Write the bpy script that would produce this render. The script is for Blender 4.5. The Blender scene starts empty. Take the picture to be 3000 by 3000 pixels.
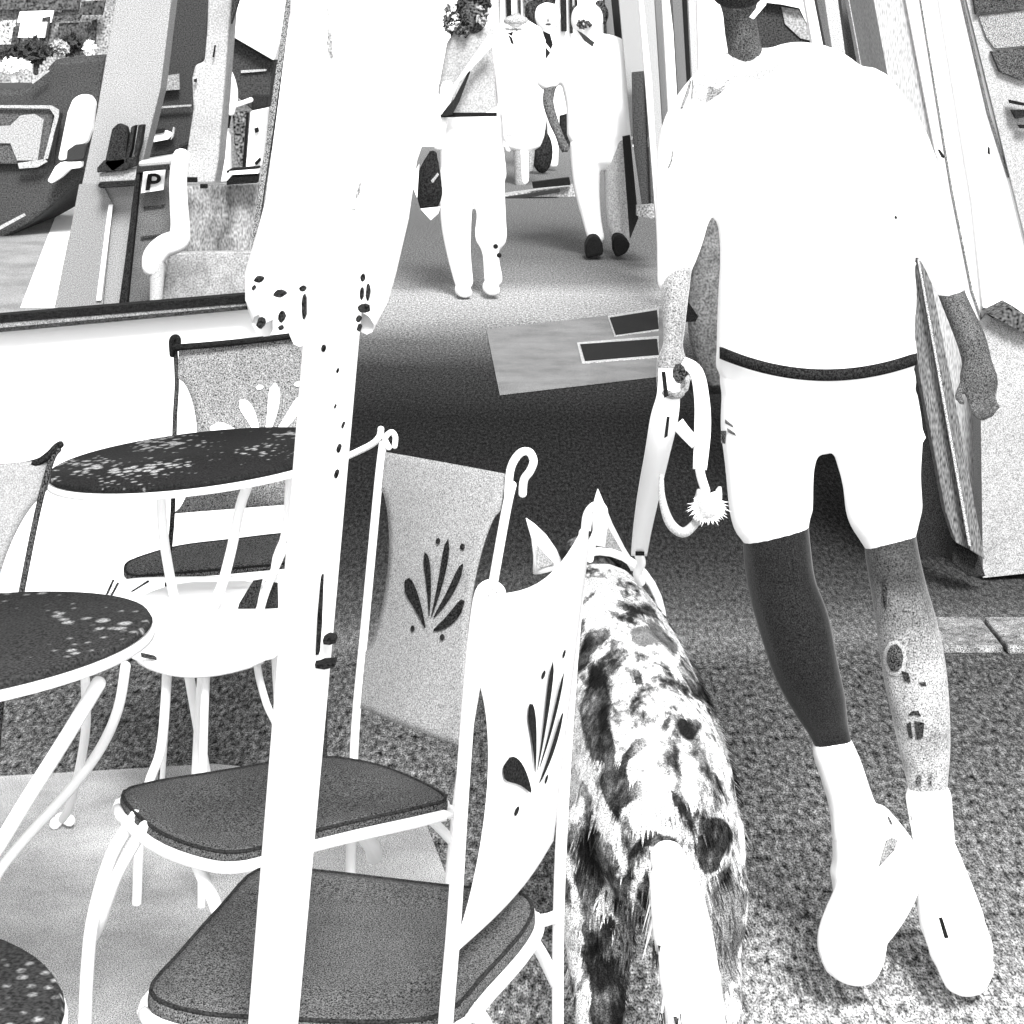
import bpy, bmesh, math, random
from mathutils import Vector, Matrix
random.seed(7)
R = math.radians
sc = bpy.context.scene
COL = sc.collection
F = 6000.0; H = 1.48; HY = 88.0          # focal length and horizon of the photograph in its own 3000 px frame, eye height
# ---------------------------------------------------------------- camera
cd = bpy.data.cameras.new("camera"); cam = bpy.data.objects.new("camera", cd); COL.objects.link(cam)
cam.location = (0, 0, H); cam.rotation_euler = (R(90), 0, 0)
cd.sensor_width = 36; cd.lens = 36 * F / 3000; cd.shift_y = -(1500 - HY) / 3000
cd.clip_start = 0.05; cd.clip_end = 400
sc.camera = cam
# ---------------------------------------------------------------- world, sun, exposure (monochrome photograph: grey sky light)
w = bpy.data.worlds.new("World"); sc.world = w; w.use_nodes = True
nt = w.node_tree; bg = nt.nodes["Background"]
sky = nt.nodes.new("ShaderNodeTexSky"); sky.sky_type = 'NISHITA'; sky.sun_disc = False
sky.sun_elevation = R(42); sky.sun_rotation = R(168)
bw = nt.nodes.new("ShaderNodeRGBToBW")
nt.links.new(sky.outputs[0], bw.inputs[0]); nt.links.new(bw.outputs[0], bg.inputs[0])
bg.inputs[1].default_value = 0.14
sd = bpy.data.lights.new("sun", 'SUN'); sun = bpy.data.objects.new("sun", sd); COL.objects.link(sun)
sd.energy = 2.4; sd.angle = R(16); sd.color = (1, 1, 1)
sun.rotation_euler = Vector((math.sin(R(168)) * math.cos(R(42)), math.cos(R(168)) * math.cos(R(42)), math.sin(R(42)))).to_track_quat('Z', 'Y').to_euler()
sc.view_settings.view_transform = 'Standard'; sc.view_settings.look = 'None'
sc.view_settings.exposure = 1.55; sc.view_settings.gamma = 1
sc.view_settings.use_curve_mapping = False
K = 2.6                                    # light level the tones below were balanced for
# ---------------------------------------------------------------- helpers
def lin(t): return t / 12.92 if t <= 0.04045 else ((t + 0.055) / 1.055) ** 2.4
MATS = {}
def mat(tone, g=0.9, s=260, big=0.0, bs=6.0, rough=0.9, sheen=0.0, stretch=None, k=None):
    """matte grey of the given tone in the photograph; g = contrast of the fine mottle, s = its scale, big/bs = broad mottle"""
    key = (tone, g, s, big, bs, rough, sheen, stretch, k)
    if key in MATS: return MATS[key]
    m = bpy.data.materials.new("grey_%d" % len(MATS)); m.use_nodes = True
    n = m.node_tree.nodes; l = m.node_tree.links; b = n["Principled BSDF"]
    b.inputs["Roughness"].default_value = rough; b.inputs["Specular IOR Level"].default_value = 0.08
    if sheen:
        b.inputs["Sheen Weight"].default_value = sheen; b.inputs["Sheen Roughness"].default_value = 0.4
    a = 0.86 if tone >= 1 else lin(tone) / (k or K)
    tc = n.new("ShaderNodeTexCoord"); src = tc.outputs["Object"]
    if stretch:
        mp = n.new("ShaderNodeMapping"); mp.inputs["Scale"].default_value = stretch
        l.new(src, mp.inputs[0]); src = mp.outputs[0]
    no = n.new("ShaderNodeTexNoise"); no.inputs["Scale"].default_value = s * 1.75 if s >= 200 else s; no.inputs["Detail"].default_value = 0
    l.new(src, no.inputs[0])
    mr = n.new("ShaderNodeMapRange"); mr.inputs[1].default_value = 0.3; mr.inputs[2].default_value = 0.7
    gg = 0.0 if tone >= 1 else g * (1.25 if s >= 200 else 1)
    mr.inputs[3].default_value = a * max(0.05, 1 - gg); mr.inputs[4].default_value = min(0.9, a * (1 + gg))
    mr.clamp = False
    l.new(no.outputs["Fac"], mr.inputs[0]); out = mr.outputs[0]
    if big:
        n2 = n.new("ShaderNodeTexNoise"); n2.inputs["Scale"].default_value = bs; n2.inputs["Detail"].default_value = 5
        n2.inputs["Roughness"].default_value = 0.65; l.new(src, n2.inputs[0])
        m2 = n.new("ShaderNodeMapRange"); m2.inputs[1].default_value = 0.35; m2.inputs[2].default_value = 0.65
        m2.inputs[3].default_value = max(0.05, 1 - big); m2.inputs[4].default_value = 1 + big
        l.new(n2.outputs["Fac"], m2.inputs[0])
        mu = n.new("ShaderNodeMath"); mu.operation = 'MULTIPLY'; l.new(out, mu.inputs[0]); l.new(m2.outputs[0], mu.inputs[1])
        out = mu.outputs[0]
    mx = n.new("ShaderNodeMath"); mx.operation = 'MAXIMUM'; mx.inputs[1].default_value = 0.001
    l.new(out, mx.inputs[0]); l.new(mx.outputs[0], b.inputs["Base Color"])
    MATS[key] = m; return m
def P(px, py, Y): return Vector(((px - 1500) * Y / F, Y, H - (py - HY) * Y / F))
def G(px, py, z=0.0): return P(px, py, (H - z) * F / (py - HY))
def link(name, me, m, parent=None, smooth=False, bevel=0):
    o = bpy.data.objects.new(name, me); COL.objects.link(o)
    ms = m if isinstance(m, (list, tuple)) else [m]
    for x in ms: me.materials.append(x)
    if parent: o.parent = parent; o.matrix_parent_inverse = parent.matrix_world.inverted()
    if smooth:
        for p in me.polygons: p.use_smooth = True
    if bevel:
        bv = o.modifiers.new("bevel", 'BEVEL'); bv.width = bevel; bv.segments = 2; bv.limit_method = 'ANGLE'
    return o
def tag(o, label, cat, group=None, kind=None):
    o["label"] = label
    if cat: o["category"] = cat
    if group: o["group"] = group
    if kind: o["kind"] = kind
    return o
def thing(name, loc, label, cat, group=None):
    o = bpy.data.objects.new(name, None); COL.objects.link(o); o.location = loc; o.empty_display_size = 0.1
    bpy.context.view_layer.update()
    return tag(o, label, cat, group)
def struct(o): o["kind"] = "structure"; return o
def tomesh(bm, name):
    bmesh.ops.recalc_face_normals(bm, faces=bm.faces)
    me = bpy.data.meshes.new(name); bm.to_mesh(me); bm.free(); return me
def add_prism(bm, pts, d):
    """closed outline of 3-D points pushed by vector d"""
    a = [bm.verts.new(p) for p in pts]; b = [bm.verts.new(Vector(p) + Vector(d)) for p in pts]
    bm.faces.new(a); bm.faces.new(list(reversed(b)))
    n = len(a)
    for i in range(n): bm.faces.new((a[i], b[i], b[(i + 1) % n], a[(i + 1) % n]))
def slab(name, pix, Y, th, m, parent=None, bevel=0, smooth=False):
    """board standing at distance Y whose outline in the picture is pix"""
    bm = bmesh.new(); add_prism(bm, [P(x, y, Y) for x, y in pix], (0, th, 0))
    return link(name, tomesh(bm, name), m, parent, smooth, bevel)
def box(name, x0, x1, y0, y1, z0, z1, m, parent=None, bevel=0):
    bm = bmesh.new(); add_prism(bm, [(x0, y0, z0), (x1, y0, z0), (x1, y0, z1), (x0, y0, z1)], (0, y1 - y0, 0))
    return link(name, tomesh(bm, name), m, parent, False, bevel)
def add_tube(bm, pts, seg=10, flat=1.0, cap=True):
    """pts: list of (Vector, radius[, flatten]); rings stay wide across the picture, flat = depth / width"""
    P3 = [Vector(p[0]) for p in pts]; n = len(P3); rings = []
    def ring(c, d, r, fl):
        d = d.normalized() if d.length > 1e-9 else Vector((0, 0, 1))
        ref = Vector((0, 1, 0)) if abs(d.y) < 0.9 else Vector((0, 0, 1))
        u = d.cross(ref).normalized(); v = u.cross(d).normalized()
        return [bm.verts.new(c + u * math.cos(t) * r + v * math.sin(t) * r * fl) for t in [2 * math.pi * k / seg for k in range(seg)]]
    data = []
    for i, p in enumerate(pts):
        d = P3[min(i + 1, n - 1)] - P3[max(i - 1, 0)]
        data.append((P3[i], d, p[1], p[2] if len(p) > 2 else flat))
    full = []
    if cap:
        c, d, r, fl = data[0]; dn = d.normalized()
        for t in (0.95, 0.6): full.append((c - dn * r * t * 0.8, d, r * math.sqrt(1 - t * t) + 1e-4, fl))
    full += data
    if cap:
        c, d, r, fl = data[-1]; dn = d.normalized()
        for t in (0.6, 0.95): full.append((c + dn * r * t * 0.8, d, r * math.sqrt(1 - t * t) + 1e-4, fl))
    for c, d, r, fl in full: rings.append(ring(c, d, r, fl))
    for a, b in zip(rings, rings[1:]):
        for k in range(seg): bm.faces.new((a[k], a[(k + 1) % seg], b[(k + 1) % seg], b[k]))
    bm.faces.new(rings[0]); bm.faces.new(list(reversed(rings[-1])))
def spline(pts, k=5):
    """Catmull-Rom through (Vector, r, fl) points"""
    q = [(Vector(p[0]), p[1], p[2] if len(p) > 2 else 1.0) for p in pts]
    out = []
    for i in range(len(q) - 1):
        a, b, c, d = q[max(i - 1, 0)], q[i], q[i + 1], q[min(i + 2, len(q) - 1)]
        for j in range(k):
            t = j / k
            f = lambda A, B, C, D: 0.5 * ((2 * B) + (C - A) * t + (2 * A - 5 * B + 4 * C - D) * t * t + (3 * B - A - 3 * C + D) * t ** 3)
            out.append((f(a[0], b[0], c[0], d[0]), max(1e-4, f(a[1], b[1], c[1], d[1])), f(a[2], b[2], c[2], d[2])))
    out.append(q[-1]); return out
def tube(name, pts, m, parent=None, seg=10, flat=1.0, k=5):
    bm = bmesh.new(); add_tube(bm, spline([(p[0], p[1], p[2] if len(p) > 2 else flat) for p in pts], k), seg)
    return link(name, tomesh(bm, name), m, parent, True)
def rod(name, pix, m, parent=None, r=0.007):
    """metal rod through picture points (px, py, Y)"""
    return tube(name, [(P(*p), r * .86) for p in pix], m, parent, 8)
def pt(x, y, Y, r, fl=1.0): return (P(x, y, Y), r * Y / F, fl)     # limb point with its half-width in picture pixels
def span(l, r, y, Y, fl=1.0): return pt((l + r) / 2, y, Y, (r - l) / 2, fl)
def flesh(name, chains, m, parent=None, voxel=0.006, seg=16, smooth=4, k=5):
    """several limbs melted into one continuous surface"""
    bm = bmesh.new()
    for c in chains: add_tube(bm, spline(c, k), seg)
    o = link(name, tomesh(bm, name), m, parent, True)
    rm = o.modifiers.new("remesh", 'REMESH'); rm.mode = 'VOXEL'; rm.voxel_size = voxel; rm.use_smooth_shade = True
    if smooth:
        s = o.modifiers.new("smooth", 'SMOOTH'); s.factor = 0.6; s.iterations = smooth
    return o
def ell(name, c, rad, m, parent=None, seg=20):
    bm = bmesh.new(); bmesh.ops.create_uvsphere(bm, u_segments=seg, v_segments=seg // 2 + 2, radius=1)
    for v in bm.verts: v.co = Vector((v.co.x * rad[0], v.co.y * rad[1], v.co.z * rad[2])) + Vector(c)
    return link(name, tomesh(bm, name), m, parent, True)

from mathutils.bvhtree import BVHTree
def bvh_of(obj):
    bpy.context.view_layer.update(); dg = bpy.context.evaluated_depsgraph_get()
    e = obj.evaluated_get(dg); me = e.to_mesh(); mw = obj.matrix_world
    t = BVHTree.FromPolygons([mw @ v.co for v in me.vertices], [tuple(p.vertices) for p in me.polygons]); e.to_mesh_clear(); return t
def decal(name, pix, tree, m, parent, th=.003):
    """thin patch lying on a curved surface: outline refined, every point set down on the surface"""
    q = []
    for i in range(len(pix)):
        a, b = Vector(pix[i]), Vector(pix[(i + 1) % len(pix)])
        for t in (0, .5): q.append(a.lerp(b, t))
    c = sum(q, Vector((0, 0))) / len(q); o = Vector((0, 0, H)); pts = []
    for p in q + [c] + [c.lerp(x, .5) for x in q]:
        d = (P(p.x, p.y, 1) - o).normalized(); hit = tree.ray_cast(o, d)[0]
        pts.append(None if hit is None else hit - d * th)
    ok = [p for p in pts if p is not None]
    if not ok: return None
    my = sum(p.y for p in ok) / len(ok); n = len(q)
    src = q + [c] + [c.lerp(x, .5) for x in q]
    pts = [p if p is not None else P(src[i].x, src[i].y, my) for i, p in enumerate(pts)]
    bm = bmesh.new(); v = [bm.verts.new(p) for p in pts]
    for i in range(n):
        j = (i + 1) % n; bm.faces.new((v[i], v[j], v[n + 1 + j], v[n + 1 + i])); bm.faces.new((v[n + 1 + i], v[n + 1 + j], v[n]))
    return link(name, tomesh(bm, name), m, parent, True)
WHITE = mat(1.0); BLACK = mat(0.16, .7, 300); STEEL = mat(0.3, .6, 300)

# ================================================================ SETTING: ground
def ground_mat():
    m = bpy.data.materials.new("street_asphalt"); m.use_nodes = True
    n = m.node_tree.nodes; l = m.node_tree.links; b = n["Principled BSDF"]
    b.inputs["Roughness"].default_value = 1; b.inputs["Specular IOR Level"].default_value = 0.0
    geo = n.new("ShaderNodeNewGeometry"); sep = n.new("ShaderNodeSeparateXYZ"); l.new(geo.outputs["Position"], sep.inputs[0])
    wob = n.new("ShaderNodeTexNoise"); wob.inputs["Scale"].default_value = 1.3; wob.inputs["Detail"].default_value = 3
    l.new(geo.outputs["Position"], wob.inputs[0])
    sh = n.new("ShaderNodeMath"); sh.operation = 'MULTIPLY_ADD'; sh.inputs[1].default_value = 0.5; sh.inputs[2].default_value = -0.25
    l.new(wob.outputs["Fac"], sh.inputs[0])
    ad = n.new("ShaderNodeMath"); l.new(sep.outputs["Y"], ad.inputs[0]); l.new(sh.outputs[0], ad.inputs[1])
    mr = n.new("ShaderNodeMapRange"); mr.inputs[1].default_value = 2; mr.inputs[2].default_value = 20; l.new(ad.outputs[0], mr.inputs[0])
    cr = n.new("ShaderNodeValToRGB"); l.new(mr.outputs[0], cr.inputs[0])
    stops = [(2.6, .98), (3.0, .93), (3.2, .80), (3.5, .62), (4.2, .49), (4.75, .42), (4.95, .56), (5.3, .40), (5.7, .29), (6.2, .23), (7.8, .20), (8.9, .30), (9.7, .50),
             (10.6, .80), (11.5, .88), (12.1, .68), (13.4, .56), (15.5, .54), (19, .58)]  # pale bands are inverted shade painted into the ground colour by distance
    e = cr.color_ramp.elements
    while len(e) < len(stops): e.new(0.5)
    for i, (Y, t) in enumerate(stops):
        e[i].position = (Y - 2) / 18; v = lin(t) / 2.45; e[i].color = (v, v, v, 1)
    # coarse chips near by, smoother paving beyond
    ns = n.new("ShaderNodeTexNoise"); ns.inputs["Scale"].default_value = 72; ns.inputs["Detail"].default_value = 3; ns.inputs["Roughness"].default_value = 0.7
    mpn = n.new("ShaderNodeMapping"); mpn.inputs["Scale"].default_value = (1, .42, 1); l.new(geo.outputs["Position"], mpn.inputs[0]); l.new(mpn.outputs[0], ns.inputs[0])
    amp = n.new("ShaderNodeMapRange"); amp.inputs[1].default_value = 4.78; amp.inputs[2].default_value = 4.95; amp.inputs[3].default_value = 5.0; amp.inputs[4].default_value = 2.4
    l.new(sep.outputs["Y"], amp.inputs[0])
    c0 = n.new("ShaderNodeMath"); c0.operation = 'SUBTRACT'; c0.inputs[1].default_value = 0.5; l.new(ns.outputs["Fac"], c0.inputs[0])
    c1 = n.new("ShaderNodeMath"); c1.operation = 'MULTIPLY_ADD'; c1.inputs[2].default_value = 1.0
    l.new(c0.outputs[0], c1.inputs[0]); l.new(amp.outputs[0], c1.inputs[1])
    mp = n.new("ShaderNodeMapping"); mp.inputs["Scale"].default_value = (1, .4, 1); l.new(geo.outputs["Position"], mp.inputs[0])
    fn = n.new("ShaderNodeTexNoise"); fn.inputs["Scale"].default_value = 330; fn.inputs["Detail"].default_value = 1; l.new(mp.outputs[0], fn.inputs[0])
    fm = n.new("ShaderNodeMapRange"); fm.inputs[1].default_value = .3; fm.inputs[2].default_value = .7; fm.inputs[3].default_value = .15; fm.inputs[4].default_value = 1.85
    l.new(fn.outputs["Fac"], fm.inputs[0])
    m1 = n.new("ShaderNodeMath"); m1.operation = 'MULTIPLY'; l.new(c1.outputs[0], m1.inputs[0]); l.new(fm.outputs[0], m1.inputs[1])
    f2 = n.new("ShaderNodeTexNoise"); f2.inputs["Scale"].default_value = 120; f2.inputs["Detail"].default_value = 1; mp2 = n.new("ShaderNodeMapping"); mp2.inputs["Scale"].default_value = (1, .22, 1)
    l.new(geo.outputs["Position"], mp2.inputs[0]); l.new(mp2.outputs[0], f2.inputs[0])
    g2 = n.new("ShaderNodeMapRange"); g2.inputs[1].default_value = .3; g2.inputs[2].default_value = .7; g2.inputs[3].default_value = .55; g2.inputs[4].default_value = 1.45; l.new(f2.outputs["Fac"], g2.inputs[0])
    mg = n.new("ShaderNodeMath"); mg.operation = 'MULTIPLY'; l.new(m1.outputs[0], mg.inputs[0]); l.new(g2.outputs[0], mg.inputs[1]); m1 = mg
    m3 = n.new("ShaderNodeMath"); m3.operation = 'MAXIMUM'; m3.inputs[1].default_value = 0.08; l.new(m1.outputs[0], m3.inputs[0])
    m2 = n.new("ShaderNodeMath"); m2.operation = 'MULTIPLY'; l.new(m3.outputs[0], m2.inputs[0]); l.new(cr.outputs[0], m2.inputs[1])
    l.new(m2.outputs[0], b.inputs["Base Color"])
    bp = n.new("ShaderNodeBump"); bp.inputs["Strength"].default_value = 0.3; bp.inputs["Distance"].default_value = 0.004
    l.new(ns.outputs["Fac"], bp.inputs["Height"]); l.new(bp.outputs[0], b.inputs["Normal"])
    return m
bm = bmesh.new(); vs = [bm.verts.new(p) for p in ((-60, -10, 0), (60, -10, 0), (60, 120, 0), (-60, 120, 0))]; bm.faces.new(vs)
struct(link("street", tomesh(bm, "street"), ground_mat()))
# pale sheet under the chairs: terrace shade painted in, tone inverted
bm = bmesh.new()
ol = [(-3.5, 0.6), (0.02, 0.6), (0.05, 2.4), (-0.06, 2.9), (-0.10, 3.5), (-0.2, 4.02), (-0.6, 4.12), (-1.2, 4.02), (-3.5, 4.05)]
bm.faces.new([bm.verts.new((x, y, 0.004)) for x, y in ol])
struct(link("terrace_shade", tomesh(bm, "terrace_shade"), mat(0.90, .5, 300, .32, 2.6, k=2.45)))
# kerb stones across the street in front of the shop
for i in range(7):
    x = 0.94 + i * 0.235
    o = box("kerb_stone" if i == 0 else "kerb_stone", x, x + 0.225, 4.86 + random.uniform(-.01, .01), 5.10, 0, 0.02, mat(0.72, .6, 240, .5, 25), None, .006)
    struct(o)

# ================================================================ windbreak and its post
WB = thing("windbreak", (-1.2, 4.77, 0), "long white terrace windbreak panel with a dark striped top rail", "windbreak")
slab("panel", [(-700, 985), (900, 855), (900, 1925), (-700, 1925)], 4.80, .03, WHITE, WB)
Yr = 4.74
slab("top_rail", [(-60, 929), (738, 862), (742, 886), (-60, 950)], Yr, .05, BLACK, WB)
slab("rail_insert", [(-60, 951), (742, 887), (742, 894), (-60, 966)], Yr + .004, .04, mat(.7, .4), WB)
slab("lower_rail", [(-60, 967), (742, 895), (748, 905), (-60, 979)], Yr, .05, mat(.28), WB)
slab("end_post", [(862, -60), (905, -60), (800, 905), (738, 905)], 4.70, .05, WHITE, WB)
slab("edge_strip", [(846, -60), (864, -60), (752, 700), (735, 880), (724, 880), (738, 700)], 4.695, .04, mat(.62), WB)
slab("corner_bracket", [(722, 838), (742, 838), (744, 900), (722, 900)], 4.68, .03, BLACK, WB)

# ================================================================ folded parasol
UM = thing("folded_parasol", P(905, 3600, 2.0), "closed white parasol hanging round a thick perforated post", "parasol")
bm = bmesh.new(); add_tube(bm, [(P(1000, 700, 2.0), 84 / 3000), (P(980, 880, 2.0), 82 / 3000), (P(885, 2000, 2.0), 78 / 3000), (P(800, 3000, 2.0), 73 / 3000), (P(752, 3560, 2.0), 72 / 3000)], 24)
link("pole", tomesh(bm, "pole"), WHITE, UM, True)
bm = bmesh.new()      # drooping folds of the cover, uneven hem
N = 56; rows = [(-260, 1085, 215), (0, 1070, 212), (300, 1060, 205), (470, 1015, 192), (640, 985, 198), (800, 945, 200), (880, 930, 190), (950, 915, 160)]
rr = []
for j, (py, cx, r) in enumerate(rows):
    ring = []
    for k in range(N):
        t = 2 * math.pi * k / N
        f = 1 + (.05 + .012 * j) * math.sin(t * 8 + j * .35) + .03 * math.sin(t * 3 + j)
        yy = py + (26 * math.sin(t * 7 + 1) + 20 * math.sin(t * 3) if j == len(rows) - 1 else 0)
        c = P(cx, yy, 2.12); s = r * 2.12 / F
        ring.append(bm.verts.new(c + Vector((math.cos(t) * s * f, math.sin(t) * s * .8 * f, 0))))
    rr.append(ring)
for a, b in zip(rr, rr[1:]):
    for k in range(N): bm.faces.new((a[k], a[(k + 1) % N], b[(k + 1) % N], b[k]))
bm.faces.new(rr[0])
can = link("canopy", tomesh(bm, "canopy"), WHITE, UM, True); CB = bvh_of(can)
for q in ([(955, -10), (962, 20), (966, 60), (960, 40)], [(958, 70), (972, 100), (976, 170), (968, 172), (956, 130), (960, 110)], [(1040, 575), (1052, 540), (1060, 528), (1056, 560), (1046, 584)], [(1030, 612), (1042, 612), (1042, 617), (1030, 617)], [(868, 700), (882, 686), (884, 689), (870, 705)]):
    decal("fold_shading", q, CB, mat(.82, .4), UM)  # shading of the cover's folds painted on as grey streaks
def blob(name, pix, Y, m, parent, th=.004): return slab(name, pix, Y, th, m, parent)
for (x, y, s) in ((947, 1022, 9), (988, 1088, 5), (981, 1193, 4), (1003, 1250, 5), (991, 1318, 8), (984, 1393, 8)):
    q = [(x + s * math.cos(a * .785) * .8, y + s * 1.15 * math.sin(a * .785)) for a in range(8)]
    blob("hole", q, 1.965, BLACK, UM, .02)
blob("slot", [(940, 1690), (946, 1692), (940, 1840), (934, 1918), (924, 1920), (930, 1800)], 1.965, BLACK, UM, .02)
for q in ([(945, 1878), (962, 1870), (980, 1874), (984, 1884), (965, 1890), (948, 1888)], [(922, 1948), (984, 1944), (980, 1955), (950, 1962), (924, 1958)]):
    blob("slot", q, 1.965, BLACK, UM, .02)
for (x, y, a, b) in ((757, 820, 14, 9), (742, 845, 5, 7), (818, 862, 18, 11), (886, 847, 10, 8), (890, 900, 7, 38), (763, 948, 12, 16), (824, 930, 10, 17), (822, 962, 8, 6),
                     (1062, 815, 7, 11), (1059, 862, 6, 18), (1077, 858, 6, 25), (1066, 905, 19, 12), (1050, 936, 8, 9), (1052, 962, 7, 10)):
    q = [(x + a * math.cos(t * .7) * (1 + .2 * math.sin(t * 3 + x)), y + b * math.sin(t * .7)) for t in range(9)]
    blob("eyelet", q, 1.925, mat(.2, .8), UM, .01)

# ================================================================ chairs and tables
def frame_pts(c): # c: TL TR BL BR
    TL, TR, BL, BR = [Vector(v) for v in c]
    def f(u, v, off=0.0):
        a = TL.lerp(TR, u); b = BL.lerp(BR, u)
        nrm = (TR - TL).cross(BL - TL).normalized()
        sag = 0.012 * math.sin(math.pi * u)
        return a.lerp(b, v) - nrm * (sag * sg[0] + off * sg[0])
    nrm = (TR - TL).cross(BL - TL).normalized()
    sg = [1 if nrm.y > 0 else -1]
    return f
def backrest(name, c, m, parent, cut=.14, v0=.12, v1=.88, dip=0.0, cutr=None):
    """sling of fabric between two rods, its sides cut in so that a crescent of air stays beside each rod"""
    f = frame_pts(c); nu, nv = 14, 36; bm = bmesh.new(); g = []
    for j in range(nv + 1):
        v = j / nv; s = 0; sr = 0
        if v0 < v < v1:
            s = math.sin(math.pi * (v - v0) / (v1 - v0)) ** .55; sr = s * (cut if cutr is None else cutr); s *= cut
        row = []
        for i in range(nu + 1):
            u = s + (1 - s - sr) * i / nu
            row.append(bm.verts.new(f(u, v + dip * math.sin(math.pi * u) * (1 - v))))
        g.append(row)
    for a, b in zip(g, g[1:]):
        for i in range(nu): bm.faces.new((a[i], a[i + 1], b[i + 1], b[i]))
    o = link(name, tomesh(bm, name), m, parent, True)
    so = o.modifiers.new("thick", 'SOLIDIFY'); so.thickness = .003; so.offset = -1 if (Vector(c[1]) - Vector(c[0])).cross(Vector(c[2]) - Vector(c[0])).y < 0 else 1
    return f
PETALS = [((.47, .66), (.10, .47), .065), ((.50, .60), (.33, .31), .05), ((.53, .60), (.60, .22), .055), ((.56, .60), (.82, .32), .045), ((.58, .66), (.90, .49), .05)]
DOTS = [(.30, .68), (.70, .68), (.48, .24), (.78, .24)]
def emblem(f, m, parent, a=(.12, .88), b=(.3, .68), pet=PETALS, w=1.0):
    """printed fan of five leaves; (u, v) boxes given by a and b"""
    M = lambda u, v: f(a[0] + (a[1] - a[0]) * u, b[0] + (b[1] - b[0]) * (v - .2) / .5, .004)
    for (r, t, wd) in pet:
        bm = bmesh.new(); d = Vector((t[0] - r[0], t[1] - r[1])); n = Vector((-d.y, d.x)).normalized(); k = 10
        L = []; Rr = []
        for j in range(k + 1):
            s = j / k; ww = wd * w * (s ** .8) * (1 - s ** 6) ** .6 + .006
            c = Vector(r) + d * s + n * .02 * math.sin(s * 3.1)
            p, q = c + n * ww * .8, c - n * ww * .8
            L.append(bm.verts.new(M(p.x, p.y))); Rr.append(bm.verts.new(M(q.x, q.y)))
        for j in range(k): bm.faces.new((L[j], L[j + 1], Rr[j + 1], Rr[j]))
        link("printed_leaf", tomesh(bm, "printed_leaf"), m, parent)
    for (u, v) in DOTS:
        bm = bmesh.new(); bm.faces.new([bm.verts.new(M(u + .03 * math.cos(t), v + .016 * math.sin(t))) for t in [k * .785 for k in range(8)]])
        link("printed_dot", tomesh(bm, "printed_dot"), m, parent)
def scroll(name, x, y, Y, m, parent, s=1.0, mir=1, r=.007):
    pts = [(x, y + 160 * s), (x + 8 * mir * s, y + 60 * s), (x + 34 * mir * s, y + 12 * s), (x + 62 * mir * s, y + 6 * s), (x + 76 * mir * s, y + 32 * s), (x + 66 * mir * s, y + 62 * s), (x + 48 * mir * s, y + 88 * s), (x + 44 * mir * s, y + 130 * s)]
    return rod(name, [(a, b, Y) for a, b in pts], m, parent, r)
def seat(name, pix, z, th, m, parent, rim=None):
    """padded seat whose outline in the picture is pix, at height z"""
    pts = []; n = len(pix)
    V = [G(x, y, z) for x, y in pix]
    for i in range(n):
        a, b, c, d = V[i - 1], V[i], V[(i + 1) % n], V[(i + 2) % n]
        for t in (0, .25, .5, .75):
            pts.append(0.5 * ((2 * b) + (c - a) * t + (2 * a - 5 * b + 4 * c - d) * t * t + (3 * b - a - 3 * c + d) * t ** 3))
    bm = bmesh.new(); cen = sum(pts, Vector()) / len(pts)
    lv = [(1.0, -th), (1.0, -.3 * th), (.975, 0), (.9, .002), (.5, .001)]
    rings = [[bm.verts.new(cen + (p - cen) * s + Vector((0, 0, dz))) for p in pts] for s, dz in lv]
    for a, b in zip(rings, rings[1:]):
        for i in range(len(pts)): bm.faces.new((a[i], a[(i + 1) % len(pts)], b[(i + 1) % len(pts)], b[i]))
    bm.faces.new(rings[0]); bm.faces.new(rings[-1])
    o = link(name, tomesh(bm, name), m, parent, True)
    if name == 'seat' and m is not WHITE:
        bm = bmesh.new(); q = [(cen + (p - cen) * .985 + Vector((0, 0, -.0004)), .0024) for p in pts]; q.append(q[0])
        add_tube(bm, q, 6, cap=False); link('seat_piping', tomesh(bm, 'seat_piping'), mat(.26, .4), parent, True)
    if rim:
        bm = bmesh.new(); q = [(cen + (p - cen) * 1.015 + Vector((0, 0, -th - .002)), .0078) for p in pts]; q.append(q[0])
        add_tube(bm, q, 8, cap=False); link("seat_rim", tomesh(bm, "seat_rim"), rim, parent, True)
    return o
SEATM = mat(.43, .65, 330, .22, 5); SEATN = mat(.47, .65, 360, .25, 4)
CG = "bistro chairs of the terrace"
# --- chair whose sling faces us right of the post (its seat is the far one of the two big dark seats)
C2 = thing("bistro_chair", G(1000, 3050, 0), "grey sling chair with dark leaf print, just right of the parasol post", "chair", CG)
c = (P(1118, 1322, 3.07), P(1482, 1388, 2.91), P(1046, 2070, 2.95), P(1352, 2186, 2.80))
f = backrest("backrest", c, mat(.78, .30, 330, .10, 3), C2, cut=.18, v0=.14, v1=.80, cutr=.10)
emblem(f, mat(.17), C2, (.31, .93), (.27, .66), w=1.15)
rod("frame_rod", [(1122, 1300, 3.07), (1108, 1420, 3.05), (1072, 1800, 2.99), (1042, 2120, 2.94), (1030, 2400, 2.90), (1020, 2700, 2.88), (1010, 3100, 2.88)], WHITE, C2, .0072)
rod("frame_rod", [(1500, 1420, 2.90), (1482, 1500, 2.89), (1436, 1760, 2.86), (1370, 2150, 2.82), (1335, 2400, 2.80), (1300, 2800, 2.78), (1290, 3200, 2.80)], WHITE, C2, .0078)
rod("scroll", [(1140, 1312, 3.06), (1128, 1285, 3.06), (1146, 1266, 3.06), (1158, 1280, 3.06), (1156, 1308, 3.06)], WHITE, C2, .005)
scroll("scroll", 1487, 1318, 2.90, WHITE, C2, 1.0, 1, .0068)
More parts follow.
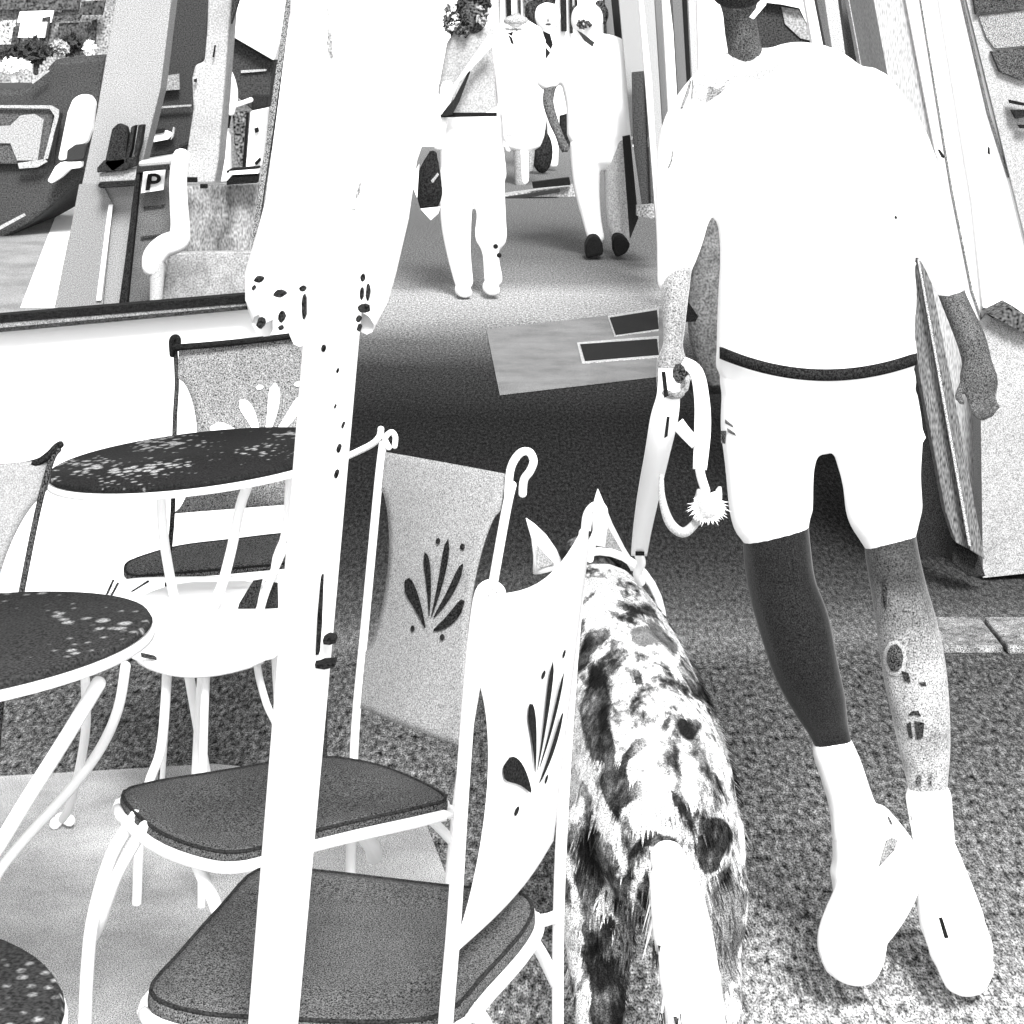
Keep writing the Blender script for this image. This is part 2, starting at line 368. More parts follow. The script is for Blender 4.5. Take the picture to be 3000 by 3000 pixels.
rod("top_arm", [(1000, 1345, 3.2), (1050, 1322, 3.18), (1092, 1300, 3.16), (1112, 1278, 3.15), (1116, 1256, 3.15)], WHITE, C2, .006)
seat("seat", [(352, 2330), (430, 2293), (620, 2262), (900, 2218), (1060, 2228), (1200, 2272), (1312, 2335), (1240, 2362), (1060, 2402), (880, 2446), (720, 2494), (600, 2488), (450, 2430)], .45, .016, SEATM, C2, WHITE)
rod("leg", [(400, 2390, 2.70), (330, 2500, 2.70), (275, 2680, 2.72), (255, 2850, 2.75), (245, 3100, 2.78)], WHITE, C2, .0105)
rod("leg", [(425, 2420, 2.66), (345, 2560, 2.68), (295, 2700, 2.74), (262, 2760, 2.82)], WHITE, C2, .009)
rod("leg", [(560, 2490, 2.6), (590, 2560, 2.6), (640, 2680, 2.6), (690, 2900, 2.65), (700, 3200, 2.7)], WHITE, C2, .010)
rod("leg", [(735, 2480, 2.62), (735, 2700, 2.64), (730, 3200, 2.7)], WHITE, C2, .009)
rod("brace", [(1200, 2370, 2.76), (1260, 2400, 2.78), (1330, 2470, 2.80)], WHITE, C2, .008)
rod("brace", [(1250, 2360, 2.8), (1290, 2372, 2.8), (1336, 2380, 2.80)], WHITE, C2, .007)
rod("brace", [(1030, 2420, 2.7), (1028, 2500, 2.75), (1026, 2620, 2.8)], WHITE, C2, .008)
rod("foot_glide", [(1060, 2440, 2.85), (1090, 2480, 2.9), (1096, 2508, 3.0)], WHITE, C2, .014)
# --- chair nearest the dog
C3 = thing("bistro_chair", G(1450, 3500, 0), "white sling chair with dark leaf print nearest the dog", "chair", CG)
c = (P(1408, 1742, 2.32), P(1738, 1500, 2.68), P(1326, 2800, 2.18), P(1622, 2462, 2.52))
f = backrest("backrest", c, WHITE, C3, cut=.17, v0=.24, v1=.98, dip=.085, cutr=.0)
emblem(f, mat(.17), C3, (.16, .92), (.35, .75), w=1.05)
rod("frame_rod", [(1432, 1716, 2.32), (1404, 1760, 2.315), (1378, 2000, 2.29), (1352, 2350, 2.23), (1330, 2700, 2.12), (1302, 3050, 2.04), (1280, 3500, 2.04)], WHITE, C3, .0088)
rod("frame_rod", [(1712, 1560, 2.675), (1702, 1650, 2.66), (1676, 1950, 2.62), (1650, 2350, 2.57), (1636, 2700, 2.55), (1634, 3050, 2.55), (1634, 3500, 2.55)], WHITE, C3, .0085)
rod("scroll", [(1712, 1560, 2.675), (1718, 1510, 2.675), (1738, 1482, 2.675), (1764, 1484, 2.675), (1770, 1510, 2.675), (1752, 1545, 2.675), (1736, 1590, 2.675), (1728, 1640, 2.675)], WHITE, C3, .0056)
rod("scroll", [(1432, 1716, 2.31), (1444, 1712, 2.31), (1462, 1722, 2.31), (1470, 1738, 2.31), (1458, 1752, 2.31)], WHITE, C3, .0055)
rod("print_edge", [(1728, 1560, 2.66), (1716, 1600, 2.66), (1712, 1690, 2.66)], mat(.2), C3, .0025)
seat("seat", [(432, 2905), (520, 2790), (640, 2655), (752, 2545), (900, 2545), (1310, 2592), (1500, 2605), (1566, 2650), (1540, 2725), (1430, 2850), (1310, 2968), (1120, 2996), (800, 2985), (560, 2965)], .45, .02, SEATN, C3, WHITE)
rod("brace", [(1560, 2700, 2.42), (1600, 2695, 2.5), (1634, 2682, 2.55)], WHITE, C3, .009)
rod("brace", [(1555, 2745, 2.4), (1590, 2800, 2.5), (1628, 2880, 2.55)], WHITE, C3, .009)
rod("brace", [(1385, 2960, 2.2), (1420, 3010, 2.2), (1450, 3150, 2.2)], WHITE, C3, .011)
# --- chair behind the far table
C1 = thing("bistro_chair", G(700, 2200, 0), "grey sling chair with white leaf print behind the far bistro table", "chair", CG)
c = (P(524, 1014, 4.08), P(975, 972, 4.12), P(506, 1505, 4.0), P(960, 1470, 4.04))
f = backrest("backrest", c, mat(.66, .5, 260, .25, 5), C1, cut=.14, v0=.2, v1=1.0)
emblem(f, WHITE, C1, (.14, .96), (.26, .72), w=1.35)
rod("frame_rod", [(512, 1000, 4.09), (518, 1120, 4.07), (512, 1240, 4.05), (506, 1500, 4.0), (490, 1700, 3.98), (480, 2000, 3.98), (470, 2310, 4.0)], mat(.3), C1, .0055)
rod("frame_rod", [(985, 960, 4.14), (975, 1480, 4.05), (960, 1700, 4.0), (950, 2290, 4.02)], mat(.3), C1, .0055)
rod("top_rod", [(514, 1018, 4.06), (700, 1002, 4.07), (990, 968, 4.1)], mat(.15), C1, .0075)
rod("scroll", [(520, 1022, 4.08), (522, 994, 4.08), (512, 988, 4.08), (503, 1000, 4.08), (505, 1040, 4.08)], BLACK, C1, .007)
seat("seat", [(362, 1660), (395, 1636), (520, 1600), (680, 1580), (860, 1562), (940, 1590), (900, 1640), (700, 1664), (500, 1680), (385, 1686)], .45, .010, mat(.52), C1)
rod("leg", [(500, 1690, 3.9), (500, 1900, 3.9), (470, 2360, 3.92)], WHITE, C1, .006)
rod("leg", [(880, 1660, 3.9), (890, 1900, 3.9), (900, 2360, 3.92)], WHITE, C1, .008)
# --- chair cut by the left edge
C0 = thing("bistro_chair", G(-80, 2900, 0), "light grey sling chair cut off by the left edge of the picture", "chair", CG)
c = (P(-330, 1400, 3.0), P(158, 1345, 3.07), P(-420, 2050, 2.9), P(20, 2010, 2.97))
f = backrest("backrest", c, mat(.80, .22, 330, .06, 3), C0, cut=.20, v0=.16, v1=1.0)
rod("frame_rod", [(172, 1316, 3.07), (150, 1352, 3.06), (110, 1500, 3.04), (60, 1750, 3.0), (10, 2000, 2.98), (-20, 2400, 2.97), (-40, 3050, 3.0)], mat(.33), C0, .0055)
rod("frame_rod", [(-320, 1380, 3.0), (-430, 2050, 2.9), (-450, 3100, 2.92)], mat(.33), C0, .0055)
rod("top_rod", [(-340, 1392, 2.99), (0, 1370, 3.05), (100, 1357, 3.06), (140, 1335, 3.06), (165, 1310, 3.07), (178, 1302, 3.07)], mat(.17), C0, .0065)
seat("seat", [(-700, 2160), (-500, 2110), (-200, 2115), (-140, 2180), (-260, 2260), (-600, 2280)], .45, .016, SEATM, C0, WHITE)
# --- white stool-like chair seen between the tables
CW = thing("garden_chair", G(600, 2450, 0), "all white chair with round seat between the two bistro tables", "chair", CG)
seat("seat", [(370, 1800), (420, 1740), (540, 1705), (720, 1700), (830, 1740), (850, 1810), (790, 1880), (640, 1925), (500, 1925), (400, 1880)], .45, .02, WHITE, CW, WHITE)
rod("leg", [(490, 1930, 3.42), (485, 2050, 3.42), (470, 2200, 3.42), (435, 2300, 3.42), (410, 2440, 3.44), (400, 2660, 3.46)], WHITE, CW, .0095)
rod("leg", [(605, 1935, 3.4), (600, 2050, 3.4), (596, 2200, 3.4), (590, 2660, 3.45)], WHITE, CW, .0082)
rod("leg", [(748, 1860, 3.5), (755, 1960, 3.5), (780, 2060, 3.5), (830, 2200, 3.52), (860, 2560, 3.58)], WHITE, CW, .0075)
rod("back_rod", [(360, 1830, 3.6), (320, 1760, 3.62), (345, 1715, 3.66), (420, 1700, 3.7), (640, 1696, 3.74), (840, 1690, 3.74)], WHITE, CW, .006)
rod("back_rod", [(835, 1600, 3.62), (800, 1680, 3.6), (770, 1760, 3.55), (745, 1860, 3.5)], WHITE, CW, .008)
slab("seat_hole", [(645, 1872), (652, 1866), (662, 1872), (660, 1882), (644, 1884)], 3.50, .004, BLACK, CW)
slab("back_panel", [(685, 1830), (700, 1770), (740, 1705), (768, 1700), (745, 1800), (735, 1845)], 3.64, .01, mat(.24), CW)
slab("back_panel", [(775, 1705), (812, 1712), (815, 1830), (765, 1845)], 3.64, .01, mat(.24), CW)
for q in ([(412, 1915), (480, 1930), (478, 1938), (414, 1926)], [(530, 1925), (600, 1917), (600, 1923), (532, 1932)]):
    slab("seat_seam", q, 3.385, .006, mat(.3), CW)
for q in ([(328, 1700), (334, 1702), (316, 1742), (308, 1744)], [(342, 1708), (347, 1712), (330, 1745), (322, 1746)], [(432, 1702), (436, 1706), (390, 1734), (382, 1734)]):
    slab("seat_seam", q, 3.48, .006, mat(.25), CW)

def speckmat(tone, sc_, thr, name):
    m = bpy.data.materials.new(name); m.use_nodes = True
    n = m.node_tree.nodes; l = m.node_tree.links; b = n["Principled BSDF"]
    b.inputs["Roughness"].default_value = .8; b.inputs["Specular IOR Level"].default_value = .05
    tc = n.new("ShaderNodeTexCoord")
    v = n.new("ShaderNodeTexVoronoi"); v.inputs["Scale"].default_value = sc_; l.new(tc.outputs["Object"], v.inputs[0])
    no = n.new("ShaderNodeTexNoise"); no.inputs["Scale"].default_value = 9; no.inputs["Detail"].default_value = 2; l.new(tc.outputs["Object"], no.inputs[0])
    a = n.new("ShaderNodeMath"); a.operation = 'MULTIPLY_ADD'; a.inputs[1].default_value = -.9; a.inputs[2].default_value = thr
    l.new(v.outputs["Distance"], a.inputs[0])
    s = n.new("ShaderNodeMath"); s.operation = 'MULTIPLY_ADD'; s.inputs[1].default_value = 1.7; l.new(no.outputs["Fac"], s.inputs[0]); l.new(a.outputs[0], s.inputs[2])
    mr = n.new("ShaderNodeMapRange"); mr.inputs[1].default_value = .55; mr.inputs[2].default_value = .8; mr.inputs[3].default_value = lin(tone) / K; mr.inputs[4].default_value = .28
    l.new(s.outputs[0], mr.inputs[0])
    g = n.new("ShaderNodeTexNoise"); g.inputs["Scale"].default_value = 300; g.inputs["Detail"].default_value = 1; l.new(tc.outputs["Object"], g.inputs[0])
    gm = n.new("ShaderNodeMapRange"); gm.inputs[1].default_value = .3; gm.inputs[2].default_value = .7; gm.inputs[3].default_value = .4; gm.inputs[4].default_value = 1.6; l.new(g.outputs["Fac"], gm.inputs[0])
    mu = n.new("ShaderNodeMath"); mu.operation = 'MULTIPLY'; l.new(mr.outputs[0], mu.inputs[0]); l.new(gm.outputs[0], mu.inputs[1])
    l.new(mu.outputs[0], b.inputs["Base Color"]); return m
def table(label, cx, cy, r, tilt, m, legs, z=.72, yaw=0, ry=None):
    t = thing("bistro_table", (cx, cy, 0), label, "table", "round bistro tables of the terrace")
    ry = ry or r
    def disc(name, prof, mm):
        bm = bmesh.new(); rings = []
        for (s, dz) in prof:
            ring = []
            for k in range(64):
                a = 2 * math.pi * k / 64; v = Vector((math.cos(a) * (r + s), math.sin(a) * (ry + s), dz))
                v = Matrix.Rotation(R(yaw), 3, 'Z') @ v
                v = Matrix.Rotation(R(-tilt), 3, 'Y') @ v
                ring.append(bm.verts.new(v + Vector((cx, cy, z))))
            rings.append(ring)
        for a, b in zip(rings, rings[1:]):
            for k in range(64): bm.faces.new((a[k], a[(k + 1) % 64], b[(k + 1) % 64], b[k]))
        bm.faces.new(rings[0]); bm.faces.new(rings[-1])
        return link(name, tomesh(bm, name), mm, t, True)
    disc("tabletop", [(-.004, 0.001), (0, -.006), (-.004, -.01)], m)
    disc("table_rim", [(-.008, -.0105), (.002, -.012), (.002, -.022), (-.01, -.024)], WHITE)
    for lg in legs: rod(lg[0], lg[1], WHITE, t, lg[2])
    return t
table("far round bistro table with dark speckled top, partly behind the parasol post", -.565, 3.655, .262, 5.5, speckmat(.2, 60, -.04, "speckled_top_far"),
      [("leg", [(735, 1400, 3.6), (705, 1480, 3.6), (680, 1600, 3.6), (655, 1700, 3.6), (600, 1900, 3.62), (560, 2560, 3.66)], .0105),
       ("leg", [(470, 1420, 3.7), (478, 1560, 3.7), (500, 1700, 3.7), (540, 1900, 3.7), (640, 2480, 3.72)], .0105),
       ("leg", [(850, 1380, 3.66), (835, 1560, 3.66), (800, 1750, 3.66), (840, 2500, 3.66)], .008)], ry=.232)
table("round bistro table with dark top and white flecks at the left edge, middle one", -.735, 2.53, .29, 3, speckmat(.29, 48, -.12, "speckled_top_mid"),
      [("pedestal", [(290, 2000, 2.5), (200, 2150, 2.5), (80, 2340, 2.5), (-60, 2560, 2.5), (-200, 2700, 2.5), (-330, 3300, 2.6)], .0105),
       ("leg", [(250, 1990, 2.75), (252, 2120, 2.8), (235, 2240, 2.9), (205, 2360, 3.0), (182, 2400, 3.1)], .0075),
       ("leg", [(368, 1950, 2.9), (345, 2080, 2.9), (290, 2200, 2.9), (200, 2320, 2.9), (90, 2440, 2.9), (0, 2550, 2.9), (-40, 2640, 2.9)], .0085),
       ("foot", [(160, 2415, 3.78), (182, 2395, 3.80), (205, 2405, 3.78)], .012)], yaw=22, ry=.215)
table("nearest round bistro table, only its dark right rim in the bottom left corner", -.592, 1.575, .245, 0, speckmat(.31, 70, -.15, "speckled_top_near"),
      [("pedestal", [(-300, 3200, 1.6), (-330, 4000, 1.8), (-340, 4600, 1.95)], .016)], ry=.190)

# ================================================================ mat on the paving
MT = thing("pavement_mat", G(1680, 1060, 0), "flat grey mat with two thick dark bars lying on the street behind the leash", "mat")
def gsheet(name, pix, z, m, parent=None):
    bm = bmesh.new(); add_prism(bm, [G(x, y, z) for x, y in pix], (0, 0, -.003)); return link(name, tomesh(bm, name), m, parent)
gsheet("mat_sheet", [(1425, 965), (1940, 905), (1990, 1095), (1464, 1156)], .006, mat(.66, .35, 200, .2, 4, k=2.45), MT)
gsheet("pale_border", [(1780, 925), (1930, 900), (1930, 968), (1800, 985)], .0095, mat(.9, k=2.45), MT)
gsheet("pale_border", [(1690, 1003), (1930, 984), (1930, 1046), (1705, 1064)], .0095, mat(.9, k=2.45), MT)
gsheet("dark_bar", [(1786, 930), (1925, 908), (1930, 962), (1804, 980)], .013, mat(.15, k=2.45), MT)
gsheet("dark_bar", [(1700, 1008), (1925, 992), (1930, 1038), (1714, 1056)], .013, mat(.15, k=2.45), MT)

# ================================================================ man with the dog
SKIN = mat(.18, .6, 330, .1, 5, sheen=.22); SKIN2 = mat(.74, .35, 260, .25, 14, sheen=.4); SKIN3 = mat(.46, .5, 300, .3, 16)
MAN = thing("person", G(2640, 2900, 0), "large person seen from behind in a white t-shirt and white shorts, holding a dog leash", "person")
YM = 3.16
def finger(x, y, Y, pts, r): return [pt(x, y, Y, r * 1.05)] + [pt(a, b, Y + d, r * k) for a, b, d, k in pts]
legL = [span(2210, 2330, 1180, YM, 1), span(2178, 2362, 1450, YM, .9), span(2176, 2375, 1600, YM), span(2192, 2392, 1720, YM), span(2222, 2432, 1830, YM - .01), span(2262, 2456, 1950, YM - .02), span(2320, 2480, 2060, YM - .01), span(2374, 2490, 2150, YM), span(2432, 2520, 2290, YM, 1), span(2470, 2540, 2400, YM)]
legR = [span(2490, 2620, 1180, YM), span(2522, 2668, 1450, YM, .9), span(2532, 2688, 1600, YM), span(2550, 2714, 1720, YM), span(2568, 2748, 1840, YM), span(2585, 2772, 1960, YM - .01), span(2610, 2782, 2080, YM - .01), span(2636, 2784, 2200, YM), span(2662, 2776, 2305, YM), span(2700, 2770, 2420, YM)]
trunk = [span(2370, 2440, 1180, YM, .6), span(2200, 2600, 1080, YM, .42), span(2190, 2600, 850, YM, .42), span(2170, 2590, 600, YM, .42), span(2150, 2540, 420, YM, .36), span(2160, 2320, 300, YM, .4), span(2140, 2235, 200, YM, .8)]
head = [pt(2190, 190, YM, 52), pt(2172, 90, YM - .02, 50), pt(2164, 20, YM - .03, 52, 1.1), pt(2162, -80, YM - .05, 96, 1.15), pt(2160, -150, YM - .06, 104, 1.15), pt(2160, -205, YM - .06, 70, 1.1)]
armL = [pt(2120, 380, YM, 40), pt(2040, 500, YM, 44), pt(2000, 700, YM - .02, 40), pt(1978, 850, YM - .04, 42), pt(1975, 950, YM - .06, 34), pt(1972, 1010, YM - .07, 30), pt(1968, 1060, YM - .08, 46, .6), pt(1965, 1110, YM - .08, 44, .6)]
armR = [pt(2540, 400, YM, 40), pt(2650, 560, YM, 44), pt(2745, 750, YM, 40), pt(2796, 880, YM, 40), pt(2843, 990, YM - .02, 44), pt(2862, 1060, YM - .03, 44), pt(2866, 1100, YM - .04, 56, .6), pt(2872, 1135, YM - .04, 54, .6)]
fing = [finger(2845, 1160, YM - .05, [(2846, 1190, 0, 1), (2858, 1214, -.02, .9), (2872, 1224, -.03, .75)], 12),
        finger(2868, 1180, YM - .05, [(2872, 1212, -.01, 1), (2880, 1224, -.03, .9), (2888, 1212, -.04, .75)], 12),
        finger(2892, 1180, YM - .05, [(2898, 1208, -.01, 1), (2904, 1214, -.03, .9), (2908, 1200, -.04, .75)], 11),
        finger(2910, 1165, YM - .05, [(2918, 1185, -.01, 1), (2922, 1190, -.03, .9), (2918, 1178, -.04, .75)], 10),
        finger(2838, 1110, YM - .03, [(2815, 1140, -.02, 1), (2808, 1165, -.03, .9), (2822, 1180, -.04, .8)], 13),
        finger(1935, 1100, YM - .08, [(1930, 1130, -.02, 1), (1944, 1150, -.04, .9), (1960, 1148, -.05, .8)], 12),
        finger(1955, 1120, YM - .09, [(1952, 1148, -.02, 1), (1966, 1164, -.04, .9), (1982, 1156, -.05, .8)], 12),
        finger(1978, 1122, YM - .09, [(1980, 1148, -.02, 1), (1992, 1160, -.04, .9), (2003, 1148, -.05, .8)], 12),
        finger(1998, 1108, YM - .08, [(2004, 1130, -.02, 1), (2012, 1140, -.04, .9), (2016, 1126, -.05, .8)], 10),
        finger(1990, 1050, YM - .08, [(2016, 1070, -.02, 1), (2024, 1098, -.03, .9), (2010, 1112, -.05, .8)], 13)]
body = flesh("body", [legL, legR, trunk, head, armL, armR] + fing, [SKIN, SKIN2, SKIN3], MAN, .0052, 18, 3)
# limbs differ in tone, the legs by inverted shade painted in: bake the remesh now so that faces can carry it
bpy.context.view_layer.update()
dg = bpy.context.evaluated_depsgraph_get()
me2 = bpy.data.meshes.new_from_object(body.evaluated_get(dg)); body.modifiers.clear(); body.data = me2
me2.materials.clear()
LEGM = mat(.86, .42, 250, .28, 22, sheen=.3).copy(); LN = LEGM.node_tree.nodes; LL = LEGM.node_tree.links   # mottled ink; inverted shading painted in by height, pale calf to dark knee
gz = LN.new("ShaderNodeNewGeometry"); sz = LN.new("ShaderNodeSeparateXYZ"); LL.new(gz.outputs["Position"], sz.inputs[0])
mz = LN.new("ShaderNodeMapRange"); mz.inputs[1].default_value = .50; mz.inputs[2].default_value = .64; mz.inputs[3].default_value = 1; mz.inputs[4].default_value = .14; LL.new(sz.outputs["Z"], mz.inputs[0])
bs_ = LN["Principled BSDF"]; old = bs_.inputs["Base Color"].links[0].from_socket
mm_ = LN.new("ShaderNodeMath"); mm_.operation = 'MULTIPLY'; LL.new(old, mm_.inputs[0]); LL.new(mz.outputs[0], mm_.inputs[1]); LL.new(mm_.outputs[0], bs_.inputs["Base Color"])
for x in (SKIN, LEGM, SKIN3, SKIN2): me2.materials.append(x)
mw = body.matrix_world
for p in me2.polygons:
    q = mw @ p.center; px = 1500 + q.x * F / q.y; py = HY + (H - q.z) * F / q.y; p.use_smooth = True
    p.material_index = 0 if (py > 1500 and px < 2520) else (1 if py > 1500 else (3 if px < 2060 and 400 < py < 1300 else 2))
ell("hair", P(2160, -110, YM - .05), (.06, .07, .072), mat(.25), MAN)
for s in (-1, 1):
    ell("ear", P(2160 + s * 98, -70, YM - .05), (.008, .018, .03), SKIN3, MAN, 10)
# shirt: torso and two sleeves melted together
shirt = [[span(2095, 2690, 1062, YM, .56), span(2098, 2680, 960, YM, .56), span(2102, 2686, 850, YM, .56), span(2106, 2665, 700, YM, .56), span(2085, 2650, 560, YM, .55), span(2020, 2640, 400, YM, .5), span(2060, 2560, 300, YM, .48), span(2110, 2440, 250, YM, .45), span(2130, 2300, 215, YM, .5)],
         [pt(2130, 250, YM, 98, .9), pt(2052, 390, YM, 116, .8), pt(2010, 560, YM, 92, .9), pt(1988, 720, YM - .02, 66), pt(1965, 830, YM - .03, 42)],
         [pt(2520, 290, YM, 110, .9), pt(2620, 420, YM, 100, .8), pt(2690, 580, YM, 84, .9), pt(2740, 700, YM, 66), pt(2784, 840, YM, 48)],
         [span(2270, 2370, 190, YM, .6), span(2180, 2500, 250, YM, .45), span(2080, 2590, 330, YM, .5)], [pt(2120, 215, YM, 60), pt(2190, 205, YM, 62), pt(2270, 205, YM, 66), pt(2340, 215, YM, 66)]]
sh = flesh("t_shirt", shirt, WHITE, MAN, .007, 20, 4)
# belt strip (dark undershirt hem) following the waist
bm = bmesh.new(); top = []; bot = []
for k in range(33):
    a = math.pi * (1 + k / 32); x = 2397 + 286 * math.cos(a); rY = YM - .012 + math.sin(a) * .094
    yy = 1036 + 62 * (1 - ((x - 2420) / 300) ** 2) ; 
    top.append(bm.verts.new(P(x, yy - 16, rY))); bot.append(bm.verts.new(P(x, yy + 18, rY)))
for k in range(32): bm.faces.new((top[k], top[k + 1], bot[k + 1], bot[k]))
o = link("belt", tomesh(bm, "belt"), mat(.19), MAN, True); so = o.modifiers.new("t", 'SOLIDIFY'); so.thickness = .004; so.offset = 0
shorts = [[span(2112, 2684, 1078, YM, .5), span(2108, 2684, 1130, YM, .55), span(2150, 2650, 1200, YM, .6), span(2330, 2500, 1262, YM, .9)],
          [span(2112, 2430, 1180, YM, .85), span(2110, 2412, 1270, YM, .85), span(2124, 2386, 1370, YM, .9), span(2138, 2382, 1500, YM, .9), span(2160, 2376, 1545, YM, .9)],
          [span(2410, 2690, 1180, YM, .85), span(2430, 2704, 1275, YM, .85), span(2466, 2698, 1400, YM, .9), span(2480, 2702, 1500, YM, .9), span(2512, 2690, 1560, YM, .9)]]
flesh("shorts", shorts, WHITE, MAN, .006, 20, 2)
slab("pocket_corner", [(2690, 1225), (2712, 1282), (2690, 1318), (2670, 1300), (2672, 1235)], YM - .02, .02, WHITE, MAN)
# socks and shoes
flesh("sock", [[span(2376, 2500, 2190, YM, 1.1), span(2400, 2530, 2260, YM, 1.1), span(2426, 2560, 2350, YM), span(2434, 2600, 2440, YM)]], WHITE, MAN, .005)
flesh("sock", [[span(2652, 2787, 2330, YM, 1.1), span(2668, 2794, 2420, YM), span(2680, 2800, 2500, YM)]], WHITE, MAN, .005)
flesh("shoe", [[span(2432, 2640, 2440, YM), span(2430, 2700, 2540, YM, .8), span(2420, 2670, 2630, YM, .7), span(2402, 2620, 2710, YM - .05, .7), span(2386, 2602, 2770, YM - .08, .7), span(2392, 2590, 2810, YM - .1, .6)],
               [pt(2600, 2460, YM, 60), pt(2670, 2560, YM + .03, 62), pt(2690, 2600, YM + .08, 45)]], WHITE, MAN, .006)
flesh("shoe", [[span(2680, 2800, 2480, YM), span(2682, 2840, 2580, YM), span(2690, 2878, 2680, YM), span(2714, 2905, 2760, YM - .04, .8), span(2738, 2915, 2820, YM - .07, .7), span(2755, 2900, 2868, YM - .1, .6)]], WHITE, MAN, .006)
slab("shoe_logo", [(2752, 2694), (2762, 2692), (2780, 2748), (2768, 2750)], YM - .19, .006, BLACK, MAN)
ST_ = bvh_of([o for o in MAN.children if o.name.startswith("shoe")][0])
decal("shoe_fold_shading", [(2494, 2696), (2520, 2640), (2548, 2590), (2572, 2545), (2590, 2490), (2596, 2462), (2612, 2452), (2630, 2462), (2622, 2490), (2592, 2512), (2566, 2556), (2540, 2606)], ST_, mat(.72, .4), MAN, .004)  # light along the shoe's fold painted on as a grey patch
decal("shoe_fold_shading", [(2600, 2394), (2604, 2390), (2616, 2414), (2611, 2417)], ST_, mat(.45), MAN, .004)
slab('cap_strap', [(2196, 50), (2230, 6), (2240, -20), (2250, -20), (2244, 14), (2208, 56)], YM - .10, .004, WHITE, MAN)
SB = bvh_of(sh)
decal("shirt_spot", [(2620, 634), (2626, 631), (2630, 640), (2623, 642)], SB, BLACK, MAN)
SHADM = mat(.97, .22, 260)
decal("shoulder_shading", [(2060, 200), (2110, 175), (2180, 162), (2260, 168), (2300, 190), (2250, 225), (2180, 245), (2110, 262), (2062, 290), (2040, 300), (2032, 250)], SB, SHADM, MAN)  # light grey shading of the shoulder painted on as a patch
for q in ([(2066, 300), (2076, 250), (2080, 256), (2076, 282), (2110, 262), (2160, 212), (2166, 216), (2112, 272), (2070, 300)], [(1992, 318), (2012, 262), (2020, 234), (2026, 238), (2018, 276), (2000, 318)], [(2024, 290), (2028, 232), (2032, 234), (2030, 292)], [(1956, 492), (1968, 460), (1970, 436), (1973, 440), (1970, 470), (1960, 494)]):
    decal("shirt_crease_shading", q, SB, mat(.72, .4), MAN)  # wrinkle shading painted as grey lines on the white shirt
SHB = bvh_of([o for o in MAN.children if o.name.startswith("shorts")][0])
for q in ([(2124, 1228), (2146, 1246), (2150, 1254), (2124, 1240)], [(2130, 1254), (2152, 1268), (2160, 1280), (2132, 1266)], [(2112, 1262), (2128, 1262), (2124, 1300), (2112, 1298)]):
    decal("shorts_crease_shading", q, SHB, mat(.55, .8), MAN)  # wrinkle shading painted onto the shorts in grey
# tattoos on the right leg
TT = mat(.30, .6)
BT = bvh_of(body)
def tattoo(pix, m=TT): decal('tattoo', pix, BT, m, MAN)
tattoo([(2622 + 36 * math.cos(t * .7), 1928 + 54 * math.sin(t * .7)) for t in range(9)], mat(.93, .3))
decal('tattoo', [(2622 + 25 * math.cos(t * .7), 1928 + 42 * math.sin(t * .7)) for t in range(9)], BT, mat(.40, .8), MAN, .005)
tattoo([(2588, 1690), (2600, 1720), (2596, 1790), (2584, 1760)], mat(.3)); tattoo([(2665, 2390), (2690, 2380), (2700, 2400), (2670, 2404)], mat(.7))
tattoo([(2640, 1965), (2662, 1972), (2668, 2000), (2650, 1996)]); tattoo([(2690, 2000), (2712, 1998), (2714, 2010), (2700, 2010)])
tattoo([(2660, 2096), (2670, 2084), (2690, 2082), (2700, 2100), (2685, 2096)])
tattoo([(2655, 2122), (2668, 2114), (2674, 2165), (2662, 2160)]); tattoo([(2678, 2112), (2708, 2118), (2704, 2160), (2686, 2168)])
tattoo([(2680, 2290), (2690, 2270), (2700, 2275), (2698, 2305), (2684, 2305)], mat(.5)); tattoo([(2722, 2268), (2730, 2270), (2730, 2305), (2722, 2305)], mat(.5))

# ---------------------------------------------------------------- leash and what hangs from the hand
LS = thing("dog_leash", P(1950, 1100, YM - .1), "broad white leash running from the person's left hand to the dog's harness", "leash")
def strap(name, pix, wd, m, parent):
    """flat band through (px, py, Y), wd = half-width in picture pixels"""
    pts = spline([(P(x, y, Y), w_ * Y / F, 1) for (x, y, Y), w_ in zip(pix, wd)], 6)
    bm = bmesh.new(); L = []; Q = []
    for i, (p, w_, _) in enumerate(pts):
        d = (pts[min(i + 1, len(pts) - 1)][0] - pts[max(i - 1, 0)][0]).normalized(); u = d.cross(Vector((0, 1, 0))).normalized()
        L.append(bm.verts.new(p + u * w_)); Q.append(bm.verts.new(p - u * w_))
    for i in range(len(pts) - 1): bm.faces.new((L[i], L[i + 1], Q[i + 1], Q[i]))
    o = link(name, tomesh(bm, name), m, parent, True); s = o.modifiers.new("t", 'SOLIDIFY'); s.thickness = .005; s.offset = 0
    return o
strap("strap", [(1960, 1080, 3.05), (1958, 1160, 3.04), (1945, 1230, 3.05), (1925, 1330, 3.1), (1900, 1450, 3.2), (1882, 1550, 3.28), (1872, 1625, 3.34)], [30, 34, 40, 36, 32, 27, 23], WHITE, LS)
strap("handle_loop", [(2000, 1060, 3.04), (2040, 1090, 3.04), (2056, 1170, 3.04), (2058, 1260, 3.04), (2050, 1375, 3.04)], [16, 20, 22, 24, 20], WHITE, LS)
strap("handle_loop", [(1985, 1240, 3.03), (2010, 1270, 3.03), (2040, 1300, 3.03)], [20, 18, 18], WHITE, LS)
strap("hanging_loop", [(1938, 1390, 3.06), (1940, 1460, 3.06), (1962, 1530, 3.06), (2000, 1560, 3.06), (2035, 1535, 3.06), (2065, 1490, 3.06)], [6, 10, 14, 14, 12, 10], mat(.95, .15), LS)
